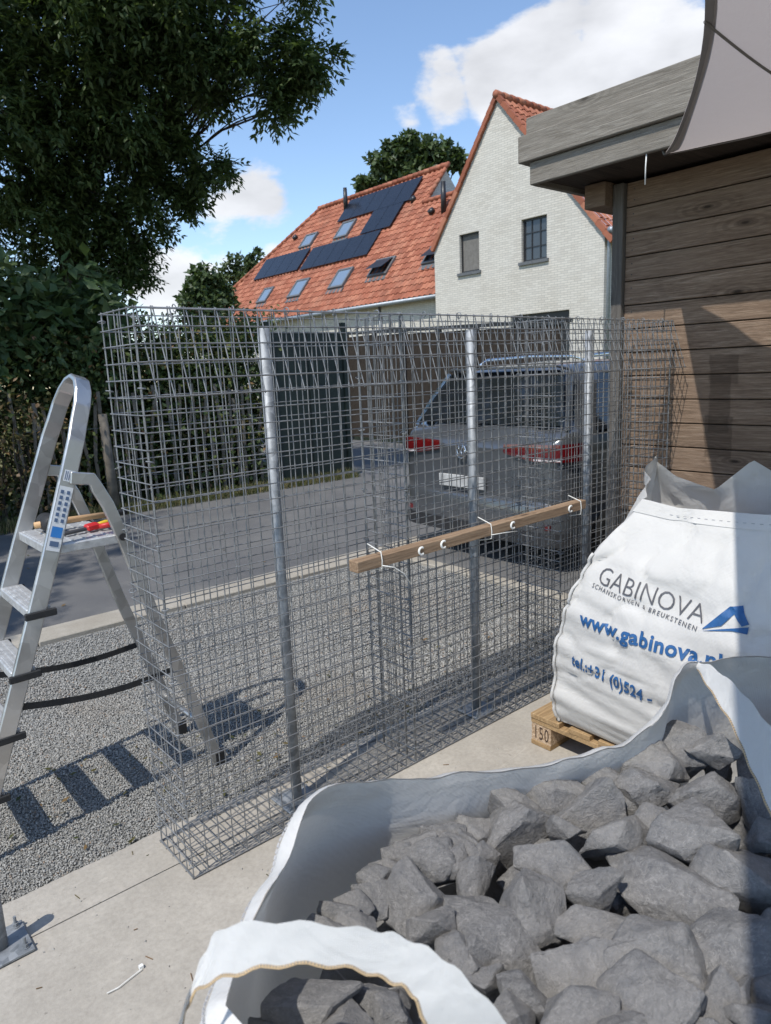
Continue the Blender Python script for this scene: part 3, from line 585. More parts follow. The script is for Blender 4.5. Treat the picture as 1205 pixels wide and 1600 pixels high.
# ------------------------------------------------------------------ trees and hedges
def leaves(P, A, N, L, W):
    """diamond leaves: P base, A axis, N normal (n,3), L, W (n,)"""
    A = A/np.linalg.norm(A, axis=1)[:, None]; S = np.cross(A, N); S /= np.linalg.norm(S, axis=1)[:, None]+1e-9; U = np.cross(S, A)
    l, w = L[:, None], W[:, None]
    V = np.stack([P, P+A*l*.45+S*w+U*w*.35, P+A*l, P+A*l*.45-S*w+U*w*.35], 1).reshape(-1, 3); o = 4*np.arange(len(P))[:, None]
    return V, np.concatenate([o+[0, 1, 2], o+[0, 2, 3]], 0)
def unit(n):
    v = rng.normal(size=(n, 3)); return v/np.linalg.norm(v, axis=1)[:, None]
def sprays(O, A, length, k, ll, lw):
    n = len(O); A = A/np.linalg.norm(A, axis=1)[:, None]; N = unit(n)*.6+[0, 0, 1]; S = np.cross(A, N); S /= np.linalg.norm(S, axis=1)[:, None]
    Ps, As, Ns = [], [], []
    for i in range(k):
        t_ = (i+.6)/k
        for sg in (-1, 1):
            base = O+A*(length*t_)[:, None]+np.array([0, 0, -1])*(length*t_*t_*.28)[:, None]; Ps.append(base); As.append(S*sg*.8+A*.75+rng.normal(0, .22, (n, 3))-[0, 0, .25]); Ns.append(N+rng.normal(0, .35, (n, 3)))
    P, A2, N2 = map(np.concatenate, (Ps, As, Ns)); m = len(P)
    return leaves(P, A2, N2, ll*rng.uniform(.7, 1.25, m), lw*rng.uniform(.7, 1.25, m))
def blob_points(c, r, n, clump=.32):
    k = max(6, int(n/24)); cc = unit(k)*(rng.uniform(.2, 1.1, (k, 1))**.6)*r; idx = rng.integers(0, k, n)
    return np.array(c)+cc[idx]+rng.normal(0, 1, (n, 3))*np.array([1, 1, .7])*min(clump*r*.42, .17+.02*r)*(1 if r < 3 else 3)
def limb(b, a, c, r0, r1, sag=.0, n=6, wob=.12):
    a, c = Vector(a), Vector(c); L = (c-a).length; pts = []
    for i in range(n+1):
        t_ = i/n; p = a.lerp(c, t_); p += Vector((nz3(p, 1.1, 3), nz3(p, 1.1, 9), nz3(p, 1.1, 17)))*wob*L*math.sin(math.pi*t_)+Vector((0, 0, sag*L*math.sin(math.pi*t_))); pts.append(p)
    b.tube(pts, [r0+(r1-r0)*i/n for i in range(n+1)], 7); return pts
bt = thing('ash_tree', 'large dark leafy tree overhanging the hedge at left', 'tree', (3.2, 9.8, 0))
BL = [(40, 40, 120, 12), (150, 30, 130, 12), (265, 35, 110, 12), (350, 40, 80, 11.5), (430, 32, 55, 11), (490, 70, 36, 11), (522, 92, 18, 11), (480, 120, 32, 11), (455, 168, 24, 11), (400, 110, 45, 11.3), (350, 120, 50, 11.5), (290, 120, 85, 12), (190, 140, 115, 12),
      (80, 150, 105, 12.5), (35, 300, 75, 12.5), (130, 260, 105, 12.5), (235, 235, 85, 12), (320, 215, 42, 11.8), (352, 255, 26, 11.5), (285, 300, 50, 12), (322, 302, 22, 12), (190, 340, 75, 12.5), (245, 365, 40, 12.3), (95, 365, 80, 12.8), (20, 380, 70, 12.8), (215, 415, 34, 12.5),
      (-110, 60, 150, 12), (-130, 240, 140, 12), (90, -140, 170, 12), (280, -120, 150, 11.8), (420, -70, 80, 11.2)]
VV, FF, off = [], [], 0; wb = MB()
tr0 = aty(128, 470, 9.8); tr0.z = -.05
trunk = limb(wb, tr0, (tr0.x-.1, 9.8, 3.2), .30, .24, 0, 5, .03)
top2 = limb(wb, trunk[-1], aty(150, 150, 10.2), .22, .10, 0, 7, .06); top3 = limb(wb, trunk[-1]-Vector((0, 0, .2)), aty(215, 300, 9.6), .13, .06, 0, 6, .06); top4 = limb(wb, trunk[-1], aty(60, 200, 10.5), .15, .07, 0, 6, .06)
for (x, y, r, D) in BL:
    if x > 200: x -= 24; r *= .80
    c = np.array(atd(x, y, D)); rad = r*D/FPX; n = int(100+430*rad**2.1)
    O = blob_points(c, rad, n); A = unit(n)*.9+(O-c)/rad*.5+[.05, -.1, -.25]
    V, F = sprays(O, A, rng.uniform(.2, .36, n), 4, .11, .021); VV.append(V); FF.append(F+off); off += len(V)
    src = min(top2[2:]+top3[2:]+top4[2:], key=lambda p: (p-Vector(c)).length+.3*max(0, p.z-c[2])); lp = limb(wb, src, c, max(.02, .05*rad), .012, .05, 6, .10)
    for k in range(6): limb(wb, lp[random.randint(2, 6)], Vector(c)+Vector(unit(1)[0])*rad*.95, .012, .004, .03, 4, .12)
for (x, y, z, rad) in [(-1.3, 7.4, 7.4, 1.4), (.3, 8.0, 8.6, 1.4)]:
    n = 1700; c = np.array((x, y, z)); O = blob_points(c, rad, n); V, F = sprays(O, unit(n)+[0, 0, -.25], rng.uniform(.2, .34, n), 4, .095, .017); VV.append(V); FF.append(F+off); off += len(V)
    limb(wb, top4[3], c, .07, .02, .05, 6, .08)
tw = [atd(445, 120, 11), atd(432, 150, 11), atd(424, 165, 11), atd(432, 185, 11), atd(445, 205, 11)]; wb.tube(tw, [.012, .01, .009, .006, .003], 5)
B(bt, wb, 'trunk', 'bark', smooth=True); o = npmesh('crown', np.concatenate(VV), np.concatenate(FF), 'ash_leaf', bt); o.location = -INV[bt.name]

t2 = thing('ash_tree', 'roadside tree left of the view whose shade dapples the road', 'tree', (-5.2, 7.8, 0)); w2 = MB(); V2l, F2l, o2 = [], [], 0
tk = limb(w2, (-5.2, 7.8, -.05), (-5.0, 7.4, 4.6), .24, .16, 0, 5, .03)
for (x, y, z, rad) in [(-4.6, 3.3, 6.9, 1.0), (-3.6, 4.1, 6.7, 1.05), (-5.2, 4.6, 7.4, 1.2), (-3.3, 5.2, 7.2, .9), (-5.4, 6.4, 7.2, 1.6), (-4.2, 2.6, 6.3, .6)]:
    n = int(420*rad**2+150); c = np.array((x, y, z)); O = blob_points(c, rad, n); V, F = sprays(O, unit(n)+[0, 0, -.25], rng.uniform(.2, .36, n), 4, .11, .021); V2l.append(V); F2l.append(F+o2); o2 += len(V); limb(w2, tk[-1], c, .06, .015, .05, 6, .08)
B(t2, w2, 'trunk', 'bark', smooth=True); o = npmesh('crown', np.concatenate(V2l), np.concatenate(F2l), 'ash_leaf', t2); o.location = -INV[t2.name]

def bush(name, label, cat, boxes, n, mat, ll, lw, loc, group=None, stems=0):
    th = thing(name, label, cat, loc, group); Vs, Fs, o_ = [], [], 0
    for (x0, x1, y0, y1, z0, z1, fr) in boxes:
        m = int(n*fr); u = rng.uniform(0, 1, (m, 3)); k = max(8, m//22); cc = rng.uniform(0, 1, (k, 3)); cc[:, 1] = cc[:, 1]**1.7
        q = cc[rng.integers(0, k, m)]*np.array([x1-x0, y1-y0, z1-z0])+[x0, y0, z0]+rng.normal(0, .13, (m, 3)); q[:, 2] = np.maximum(q[:, 2], .0)
        hz = np.array([noise.noise(Vector((p[0]*1.3, p[1]*1.3, 2.2))) for p in q])*.35; q[:, 2] += np.where(q[:, 2] > z1-.5, hz, 0)
        A = unit(m)+[0, -.5, -.35]; V, F = leaves(q, A, unit(m)+[-.3, -.5, .9], ll*rng.uniform(.6, 1.3, m), lw*rng.uniform(.6, 1.3, m)); Vs.append(V); Fs.append(F+o_); o_ += len(V)
    sb = MB()
    for k in range(stems):
        bx = random.choice(boxes); x = random.uniform(bx[0], bx[1]); y = random.uniform(bx[2]+.1, bx[3]); limb(sb, (x, y, -.05), (x+random.uniform(-.4, .4), y+random.uniform(-.2, .2), bx[5]*random.uniform(.6, .95)), .016, .005, 0, 5, .08)
    if stems: B(th, sb, 'stems', 'bark')
    o = npmesh('foliage', np.concatenate(Vs), np.concatenate(Fs), mat, th); o.location = -INV[th.name]; return th
bush('hedge', 'tall dark green hedge running along the far road edge', 'hedge', [(-3, 4.75, 7.35, 8.6, .1, 2.35, .6), (1.8, 4.8, 7.3, 8.8, .05, 2.35, .45)], 56000, 'hedge_leaf', .085, .026, (1, 7.8, 0), None, 70)
bush('broadleaf_shrub', 'broad-leaved green shrub rising above the hedge below the tree', 'shrub', [(.9, 2.9, 7.5, 8.6, 1.7, 3.0, .7), (-.6, 1.4, 7.5, 8.6, 1.6, 2.9, .4)], 5200, 'broad_leaf', .21, .055, (1.6, 8.1, 0), None, 14)
bush('dry_shrub', 'browning thin shrub at the foot of the hedge behind the ladder', 'shrub', [(-.6, 1.9, 7.0, 7.5, .05, 1.6, 1.)], 3800, 'dry_leaf', .075, .024, (.8, 7.2, 0), None, 46)
pf = thing('paling_fence', 'old wooden stake fence half hidden in front of the hedge', 'fence', (2, 7.2, 0))
for k in range(30):
    x = 1.35+k*.125+random.uniform(-.02, .02); hh = random.uniform(1.3, 1.55); B(pf, MB().bar([(x, 7.22, -.05), (x+random.uniform(-.04, .04), 7.2, hh*.5), (x+random.uniform(-.09, .09), 7.2+random.uniform(-.04, .04), hh)], random.uniform(.03, .045), .018, (0, 1, 0)), 'stake', 'stake_wood')
for z in (.35, 1.05): B(pf, MB().tube([(1.3+k*.4, 7.195, z+.02*math.sin(k*2)) for k in range(11)], .003, 5), 'wire', 'wire_zinc')
fp = aty(181, 790, 7.0)
tag(MB().tube([(fp.x, 7.0, -.05), (fp.x-.02, 7.0, .7), (fp.x-.03, 7.0, 1.22)], [.06, .057, .052], 10).build('fence_post', 'stake_wood', smooth=True), 'pale round wooden post at the roadside by the hedge', 'post')
def far_tree(name, label, blobs, n, size, base):
    th = thing(name, label, 'tree', base, 'trees behind the houses'); Vs, Fs, o_ = [], [], 0; w = MB(); first = None
    for (x, y, r, D) in blobs:
        c = np.array(atd(x, y, D)); rad = r*D/FPX; m = int(n*(r/30)**2); O = blob_points(c, rad, m, .3); V, F = leaves(O, unit(m), unit(m)+[-.5, -.3, .8], size*rng.uniform(.6, 1.3, m), size*.36*rng.uniform(.7, 1.2, m)); Vs.append(V); Fs.append(F+o_); o_ += len(V)
        limb(w, (base[0], base[1], max(0, c[2]*.45)), c, .14, .03, 0, 5, .05)
    limb(w, (base[0], base[1], -.1), (base[0], base[1], max(np.array(atd(b_[0], b_[1], b_[3]))[2] for b_ in blobs)), .4, .06, 0, 6, .02)
    B(th, w, 'trunk', 'bark'); o = npmesh('crown', np.concatenate(Vs), np.concatenate(Fs), 'far_leaf', th); o.location = -INV[th.name]
q = atd(650, 300, 52); far_tree('broadleaf_tree', 'green tree crown rising behind the solar roof ridge', [(575, 290, 17, 52), (600, 262, 20, 52), (625, 245, 24, 52), (645, 238, 22, 52), (668, 250, 24, 52), (690, 248, 20, 52), (712, 255, 17, 52), (650, 275, 34, 52), (605, 290, 22, 52)], 1500, .42, (q.x, q.y, 0))
q = atd(330, 460, 34); far_tree('broadleaf_tree', 'dark bushy tree left of the long house roof', [(320, 440, 22, 34), (318, 465, 28, 34), (345, 470, 24, 34), (300, 480, 22, 34)], 1500, .3, (q.x, q.y, 0))
q = atd(385, 440, 48); far_tree('broadleaf_tree', 'paler feathery tree beside the left roof hip', [(375, 420, 20, 48), (398, 408, 14, 48), (355, 440, 24, 48), (400, 440, 24, 48)], 1300, .3, (q.x, q.y, 0))
bush('garden_shrub', 'dark shrub in front of the long house eave', 'shrub', [(7.2, 9.0, 13.2, 14.6, .6, 3.0, 1.)], 2600, 'hedge_leaf', .13, .04, (8, 13.8, 0), None, 6)

# ------------------------------------------------------------------ gabion baskets
WR = .0021
def wires_panel(b, O, U, V, nu, nv, N, jit=.0009):
    """welded mesh: nu x nv cells along vectors U and V (full extents)"""
    O, U, V, N = map(Vector, (O, U, V, N)); N = N.normalized()
    def w(p, q, k=4):
        pts = []; amp = random.uniform(-jit, jit)*2.2; dr = Vector((random.uniform(-jit, jit), random.uniform(-jit, jit), random.uniform(-jit, jit)))
        for i in range(k+1): pts.append(p.lerp(q, i/k)+dr+N*amp*math.sin(math.pi*i/k))
        b.tube(pts, WR, 5, False)
    for i in range(nu+1): w(O+U*i/nu-V.normalized()*.006, O+U*i/nu+V*1.0+V.normalized()*.006)
    for j in range(nv+1): w(O+V*j/nv+N*WR*1.9-U.normalized()*.006, O+V*j/nv+U+N*WR*1.9+U.normalized()*.006)
ring = MB(); ring.tube([(0, .011*math.cos(a), .011*math.sin(a)) for a in [k*2*math.pi/9*.92 for k in range(10)]], .0017, 5)
ring_me = None
GH, GD = 1.8, .255
names = ['leftmost wire gabion basket, its end panel facing the ladder', 'middle wire gabion basket with the wooden batten tied across it', 'right-hand wire gabion basket butting against the shed wall']
for k in range(3):
    x0, x1 = k*.993+.002, (k+1)*.993-.004; g0 = thing('gabion_basket', names[k], 'gabion', (x0, 0, .004), 'empty wire gabion baskets')
    pan = MB(); wires_panel(pan, (x0, 0, .006), (x1-x0, 0, 0), (0, 0, GH-.006), 20, 36, (0, -1, 0)); B(g0, pan, 'front_panel', 'wire_zinc', smooth=True)
    pan = MB(); wires_panel(pan, (x0, GD, .006), (x1-x0, 0, 0), (0, 0, GH-.006), 20, 36, (0, 1, 0)); B(g0, pan, 'back_panel', 'wire_zinc', smooth=True)
    for xe, s in ((x0, -1), (x1, 1)):
        pan = MB(); wires_panel(pan, (xe, .002, .006), (0, GD-.004, 0), (0, 0, GH-.006), 5, 36, (s, 0, 0)); B(g0, pan, 'end_panel', 'wire_zinc', smooth=True)
    pan = MB(); wires_panel(pan, (x0, 0, .006), (x1-x0, 0, 0), (0, GD, 0), 20, 5, (0, 0, -1)); B(g0, pan, 'base_panel', 'wire_zinc', smooth=True)
    tz = .005*k
    pan = MB(); wires_panel(pan, (x0+.004, -.006, GH-.002), (x1-x0-.004, 0, 0), (.012, -.062-tz, -.245), 20, 5, (0, -1, 0)); B(g0, pan, 'lid', 'wire_zinc', smooth=True)
    for (xx, yy) in ((x0, 0), (x0, GD), (x1, 0), (x1, GD)):
        for j in range(9):
            z = .06+j*.215+random.uniform(-.02, .02)
            if ring_me is None: rg = ring.build('ring_clip', 'galvanised', g0, smooth=True); ring_me = rg.data
            else: rg = link('ring_clip', ring_me, None, g0)
            rg.location = Vector((xx, yy, z))-INV[g0.name]; rg.rotation_euler = (0, R(random.uniform(60, 120)), random.uniform(0, 3))
    for j in range(5):
        rg = link('ring_clip', ring_me, None, g0); rg.location = Vector((x0+.12+j*.19, 0, GH))-INV[g0.name]; rg.rotation_euler = (0, random.uniform(-.3, .3), random.uniform(-.4, .4))

# posts inside the baskets
def steel_post(x, y, z1, label, bolts=True, plate=.075, r=.0195):
    p = thing('steel_post', label, 'post', (x, y, 0), 'galvanised posts bolted to the slab')
    n = 20; prof = [(r, .012), (r, z1), (r*.8, z1+.002)]
    B(p, MB().tube([(x, y, .012), (x, y, z1*.5), (x, y, z1)], r, 20), 'tube', 'galvanised', smooth=True)
    B(p, MB().box((x-plate, y-plate, .003), (x+plate, y+plate, .012)), 'base_plate', 'galvanised', bevel=.002)
    for sx in (-1, 1):
        for sy in (-1, 1):
            bx, by = x+sx*plate*.72, y+sy*plate*.72; bb = MB(); bb.tube([(bx, by, .012), (bx, by, .015)], .0115, 12); bb.tube([(bx, by, .0152), (bx, by, .025)], .0085, 6); bb.tube([(bx, by, .0252), (bx, by, .046)], .0045, 8)
            B(p, bb, 'bolt', 'galvanised')
steel_post(.489, .128, 1.755, 'galvanised steel post inside the leftmost basket')
steel_post(1.51, .128, 1.755, 'galvanised steel post inside the middle basket behind the batten')
steel_post(2.388, .128, 1.755, 'galvanised steel post inside the right-hand basket near the white bag')
steel_post(-.545, .115, .215, 'short galvanised post stub on a bolted plate at bottom left', r=.021)
tie = [(-.145, -.36), (-.10, -.34), (.0, -.265), (.10, -.185)]
ti = MB().tube([atz(*p, .006) for p in [(167, 1552), (185, 1543), (205, 1527), (222, 1514)]], .0014, 6); ti.box((atz(221, 1514, 0).x-.005, atz(221, 1514, 0).y-.004, .001), (atz(221, 1514, 0).x+.006, atz(221, 1514, 0).y+.006, .011))
tag(ti.build('cable_tie', 'white_plastic'), 'loose white cable tie lying on the concrete slab', 'cable tie')

# ------------------------------------------------------------------ batten
bt_ = thing('wooden_batten', 'rough brown wooden batten tied across the front of the baskets', 'batten', (1.4, -.035, .93))
B(bt_, MB().box((.69, -.062, .90), (2.10, -.012, .943), Matrix.Translation((1.4, 0, .92)) @ Matrix.Rotation(R(-.6), 4, 'Y') @ Matrix.Translation((-1.4, 0, -.92))), 'beam', 'batten_wood', bevel=.003)
for x, z in ((1.0, .916), (1.12, .919), (1.545, .922), (1.965, .928)):
    B(bt_, MB().tube([(x+.014*math.cos(a), -.068, z+.014*math.sin(a)) for a in [R(50+26*k) for k in range(11)]], .0045, 8), 'pipe_clip', 'white_plastic', smooth=True)
for x in (.80, 1.405, 2.05):
    B(bt_, MB().tube([(x-.012, -.002, .975), (x, -.064, .951), (x+.003, -.0665, .92), (x+.003, -.064, .888), (x, -.002, .872)], .0022, 6), 'cable_tie', 'white_plastic', smooth=True)
B(bt_, MB().tube([(.803, -.066, .90), (.85, -.075, .885), (.90, -.075, .85), (.935, -.072, .80)], .0022, 6), 'cable_tie', 'white_plastic', smooth=True)
B(bt_, MB().tube([(1.405, -.067, .905), (1.48, -.075, .902), (1.56, -.078, .895)], .0018, 6), 'cable_tie', 'white_plastic', smooth=True)

# ------------------------------------------------------------------ step ladder
ld = thing('step_ladder', 'aluminium step ladder with platform standing on the gravel', 'ladder', (0, .8, -.025))
def rail_x(z): return -.52+.372*z
YN, YF = .60, 1.0
def railp(z, y0, yt): f = max(0, (z-.9)/.72); y = y0+(yt-y0)*f; return Vector((rail_x(z), y, z))
pts = [railp(z, YN, .66) for z in (-.02, .5, 1.0, 1.40)]
top = []
for k in range(9):
    a = math.pi*k/8; yc, rad = .80, .14; top.append(Vector((rail_x(1.46+.16*math.sin(a)), yc-rad*math.cos(a), 1.46+.16*math.sin(a))))
pts2 = [railp(z, YF, .94) for z in (1.40, 1.0, .5, -.02)]
def sweep(b, P, w, h, latdir):
    """rail profile: w along the local ladder-depth direction, h thickness toward the inside"""
    k = len(P); vs = []
    for i, p in enumerate(P):
        t_ = (P[min(i+1, k-1)]-P[max(i-1, 0)]).normalized(); D = Vector(latdir); D = (D-t_*D.dot(t_)).normalized(); I = t_.cross(D).normalized()
        vs += [p+D*w/2+I*h/2, p-D*w/2+I*h/2, p-D*w/2-I*h/2, p+D*w/2-I*h/2]
    fs = [(i*4+j, i*4+(j+1) % 4, i*4+4+(j+1) % 4, i*4+4+j) for i in range(k-1) for j in range(4)] + [(0, 1, 2, 3), tuple((k-1)*4+j for j in (3, 2, 1, 0))]
    b.add(vs, fs)
LD = Vector((1, 0, -.372)).normalized()
b = MB(); sweep(b, pts+top+pts2, .058, .02, LD); B(ld, b, 'front_rails', 'aluminium', bevel=.004)
for (y0, nm) in ((YN+.012, 'n'), (YF-.012, 'f')):
    P = [Vector((rail_x(1.28)+.0, y0, 1.275)), Vector((-.005+.035, y0, 1.262)), Vector((.045, y0, 1.225)), Vector((.075, y0, 1.16)), Vector((.115, y0, 1.03)), Vector((.20, y0, .70)), Vector((.305, y0, .36)), Vector((.41, y0, -.015))]
    b = MB(); sweep(b, P, .044, .02, (0, 1, 0)) if False else sweep(b, P, .02, .044, (0, 1, 0)); B(ld, b, 'rear_leg', 'aluminium', bevel=.003)
    B(ld, MB().box((.395, y0-.013, -.03), (.437, y0+.013, .035)), 'rubber_foot', 'black_rubber')
    B(ld, MB().tube([(.112, y0-.016, 1.035), (.112, y0+.016, 1.035)], .014, 12), 'pivot', 'black_rubber')
for k in range(5):
    z = 1.045-.207*k; xr = rail_x(z)
    if k == 0: x0, x1, nm = xr-.02, .115, 'platform'
    else: x0, x1, nm = xr-.035, xr+.045, 'tread'
    tr_ = B(ld, MB().box((x0, YN+.012, z-.035), (x1, YF-.012, z)), nm, 'tread_alu', bevel=.004)
    for g in range(3 if k else 6):
        xx = x0+.012+g*(x1-x0-.02)/(3 if k else 6); MB().box((xx, YN+.03, z-.001), (xx+.008, YF-.03, z+.003)).build('ridge', 'tread_alu', tr_)
    if k:
        for y0 in (YN-.014, YF+.0): B(ld, MB().box((x0-.012, y0, z-.034), (x1+.012, y0+.014, z-.008)), 'end_cap', 'black_rubber', bevel=.003)
for y0 in (YN+.012, YF-.012):
    xs = rail_x(.50); P = [Vector((xs+.02+(.275-xs)*q, y0, .50-.035*q-.03*math.sin(math.pi*q))) for q in [i/10 for i in range(11)]]
    B(ld, MB().bar(P, .004, .024, (0, 0, 1)), 'strap', 'black_rubber')
B(ld, MB().tube([(.365, YF-.02, .175), (.368, .80, .165), (.37, YN+.02, .17)], .011, 8), 'brace', 'aluminium', smooth=True)
def on_rail(z0, z1, w, name, mat, off=.0, d=0.0):
    b = MB(); n0 = Vector((0, -1, 0))
    for zz in ((z0, z1),):
        a, c = Vector((rail_x(z0), YN-.0105-off, z0)), Vector((rail_x(z1), YN-.0105-off, z1)); f0, f1 = max(0, (z0-.9)/.72), max(0, (z1-.9)/.72); a.y += .06*f0; c.y += .06*f1
        b.add([a-LD*w/2+LD*d, a+LD*w/2+LD*d, c+LD*w/2+LD*d, c-LD*w/2+LD*d], [(0, 1, 2, 3)])
    return B(ld, b, name, mat)
on_rail(1.03, 1.245, .046, 'sticker', 'sticker_white', .0015)
on_rail(1.075, 1.11, .036, 'sticker', 'sticker_blue', .003)
for k in range(6): on_rail(1.125+k*.019, 1.137+k*.019, .011, 'pictogram', 'sticker_ink', .003, -.011); on_rail(1.125+k*.019, 1.137+k*.019, .011, 'pictogram', 'sticker_ink', .003, .010)
on_rail(1.045, 1.062, .03, 'pictogram', 'sticker_ink', .003); on_rail(1.262, 1.30, .036, 'sticker', 'sticker_white', .0015)
for k in range(5): on_rail(1.266, 1.296, .003, 'barcode_bar', 'sticker_ink', .003, -.012+k*.006)
# tools on the platform
ml = thing('mallet', 'rubber mallet with wooden handle lying on the ladder platform', 'mallet', (0, .86, 1.06))
B(ml, MB().tube([(-.12, .86, 1.082), (-.05, .862, 1.083), (.16, .87, 1.079)], [.0125, .0125, .0115], 12), 'handle', 'handle_wood', smooth=True)
B(ml, MB().tube([(.16, .87, 1.079), (.235, .872, 1.078)], .0125, 12), 'grip', 'black_rubber', smooth=True)
B(ml, MB().tube([(-.068, .80, 1.083), (-.068, .81, 1.083), (-.068, .915, 1.083), (-.068, .925, 1.083)], [.028, .034, .034, .028], 16), 'head', 'black_rubber', smooth=True)
pl = thing('pliers', 'red and yellow handled pliers lying in front of mallet', 'pliers', (.05, .74, 1.055))
B(pl, MB().bar([(-.06, .73, 1.057), (.0, .735, 1.060), (.03, .737, 1.061)], .022, .012), 'jaws', 'tool_steel', bevel=.003)
B(pl, MB().bar([(.025, .738, 1.063), (.05, .74, 1.066), (.075, .742, 1.066)], .042, .024), 'grip_guard', 'tool_red', bevel=.006)
B(pl, MB().tube([(.07, .725, 1.064), (.11, .718, 1.066), (.155, .715, 1.066)], [.009, .011, .008], 10), 'handle', 'tool_red', smooth=True)
B(pl, MB().tube([(.07, .755, 1.064), (.11, .77, 1.066), (.165, .775, 1.066)], [.009, .011, .008], 10), 'handle', 'tool_yellow', smooth=True)

# ------------------------------------------------------------------ car
car = thing('parked_car', 'dark grey estate car parked rear-on behind the gabion baskets', 'car', (5.6, 2.05, 0)); CY, CX = 2.05, 3.60
def prof(w, wr, zb, zbelt, zr):
    h = [(0, zb), (w*.80, zb), (w*.96, zb+.10), (w, min(zb+.28, .56)), (w*1.0, .62), (w*.985, .80), (w*.965, .95), (w*.95, zbelt)]
    if zr > zbelt+.05: h += [(w*.93, zbelt+.02), (w*.93+(wr-w*.93)*.5, zbelt+(zr-zbelt)*.5), (wr, zr-.07), (wr*.93, zr-.02), (wr*.6, zr+.005), (0, zr+.015)]
    else: h += [(w*.92, zbelt+.008), (w*.8, zbelt+.014), (w*.65, zbelt+.018), (w*.5, zbelt+.02), (w*.3, zbelt+.022), (0, zbelt+.024)]
    return h
SEC = [(.0, .70, .5, .42, .94, 0), (.015, .80, .5, .36, .98, 0), (.06, .875, .5, .30, 1.04, 0), (.14, .905, .6, .25, 1.09, 0), (.20, .912, .66, .22, 1.09, 1.17), (.32, .915, .64, .2, 1.08, 1.40), (.45, .915, .625, .2, 1.07, 1.56), (.62, .915, .62, .2, 1.06, 1.605), (1.2, .915, .62, .2, 1.04, 1.64), (2.1, .915, .61, .2, 1.01, 1.63), (2.7, .91, .59, .2, 1.0, 1.54), (3.25, .905, .6, .2, .99, 1.12), (3.5, .90, .6, .2, .98, 0), (4.0, .87, .5, .22, .90, 0), (4.3, .78, .5, .28, .78, 0), (4.4, .6, .4, .4, .7, 0)]
rows = []
for (x, w, wr, zb, zbelt, zr) in SEC:
    h = prof(w, wr, zb, zbelt, zr); rows.append([(CX+x, CY+y, z-.02) for y, z in h]+[(CX+x, CY-y, z-.02) for y, z in h[-2:0:-1]])
b = MB(); b.grid(rows, True); n = len(rows[0]); B(car, MB().add([rows[0][i] for i in range(n)], [tuple(range(n))]), 'tailgate', 'car_paint'); b.add([rows[-1][i] for i in range(n)], [tuple(range(n))])
body = B(car, b, 'body', 'car_paint', smooth=True)
def CP(x, y, z): return Vector((CX+x, CY+y, z-.02))
def quadsheet(P, mat, name, thick=.006):
    b = MB(); b.add(P, [tuple(range(len(P)))]); return B(car, b, name, mat)
rg_ = []
for i in range(9):
    f = i/8; x = .185+(.455-.185)*f; z = 1.135+(1.555-1.135)*f; hw_ = .80-.19*f
    rg_.append([CP(x-.028-.012*math.cos(math.pi*(q-.5)), hw_*(1-2*q)*1.0, z+.014) for q in [k/10 for k in range(11)]])
B(car, MB().grid(rg_), 'rear_window', 'car_glass', smooth=True)
for s in (-1, 1):
    B(car, MB().bar([CP(.16, s*.83, 1.11), CP(.30, s*.755, 1.345), CP(.44, s*.66, 1.56)], .035, .03, (1, 0, 0)), 'pillar_strip', 'chrome' if s > 0 else 'car_paint')  # left pillar is chrome: its bright highlight is put into the material
    B(car, MB().add([CP(.42, s*.912, 1.10), CP(2.95, s*.905, 1.06), CP(2.55, s*.70, 1.50), CP(1.6, s*.70, 1.55), CP(.75, s*.70, 1.53)], [(0, 1, 2, 3, 4)]), 'side_window', 'car_glass')
    rail = [CP(.75, s*.57, 1.63), CP(.85, s*.565, 1.675), CP(1.5, s*.56, 1.70), CP(2.2, s*.56, 1.69), CP(2.4, s*.56, 1.65)]; B(car, MB().tube(rail, .016, 8), 'roof_rail', 'chrome', smooth=True)
    lm = [(-.022, .36), (-.022, .5), (-.02, .66), (-.008, .78), (.035, .872), (.11, .915), (.20, .93), (.30, .932)]
    rws = []
    for i, (x, y) in enumerate(lm): t0, t1 = .885+.03*min(1, i/3)*0, 1.015+.01*(i/7); e_ = .02*max(0, 2-i); rws.append([CP(x, s*y, t0+e_*1.2), CP(x-.008, s*y, (t0+t1)/2), CP(x, s*y, t1-e_*.2)])
    B(car, MB().grid(rws), 'tail_lamp', 'lamp_red', smooth=True)
    B(car, MB().grid([[CP(lm[i][0]-.014, s*lm[i][1]*1.004, .893), CP(lm[i][0]-.014, s*lm[i][1]*1.004, .908)] for i in range(2, 5)]), 'reverse_lamp', 'lamp_clear')
    B(car, MB().box((CX-.012, CY+s*.70-.10, .335), (CX+.06, CY+s*.70+.10, .375)), 'reflector', 'lamp_red')
    for x in (.80, 3.45):
        wc = CP(x, s*.80, .335); wl2 = MB().tube([wc+Vector((0, -.11, 0)), wc+Vector((0, -.09, 0)), wc+Vector((0, .09, 0)), wc+Vector((0, .11, 0))], [.29, .33, .33, .29], 28); wo = B(car, wl2, 'wheel', 'tyre', smooth=True)
        rim = MB().tube([wc+Vector((0, s*.108, 0)), wc+Vector((0, s*.118, 0))], .205, 24).build('rim', 'chrome', wo)
    B(car, MB().box((CX+2.85, CY+s*.93-.06, 1.0), (CX+2.98, CY+s*.93+.10*s if s > 0 else CY+s*.93+.06, 1.13)), 'mirror', 'car_paint', bevel=.02)
B(car, MB().grid([[CP(x, y, z) for y in (-.90, -.83, -.6, 0, .6, .83, .90)] for x, z in ((.16, .30), (.02, .33), (-.03, .40), (-.035, .50), (-.02, .56), (.02, .58))]), 'bumper', 'car_plastic', smooth=True) if False else None
bm_ = [(.35, .925), (.12, .915), (.03, .86), (-.02, .72), (-.035, .4), (-.038, 0), (-.035, -.4), (-.02, -.72), (.03, -.86), (.12, -.915), (.35, -.925)]
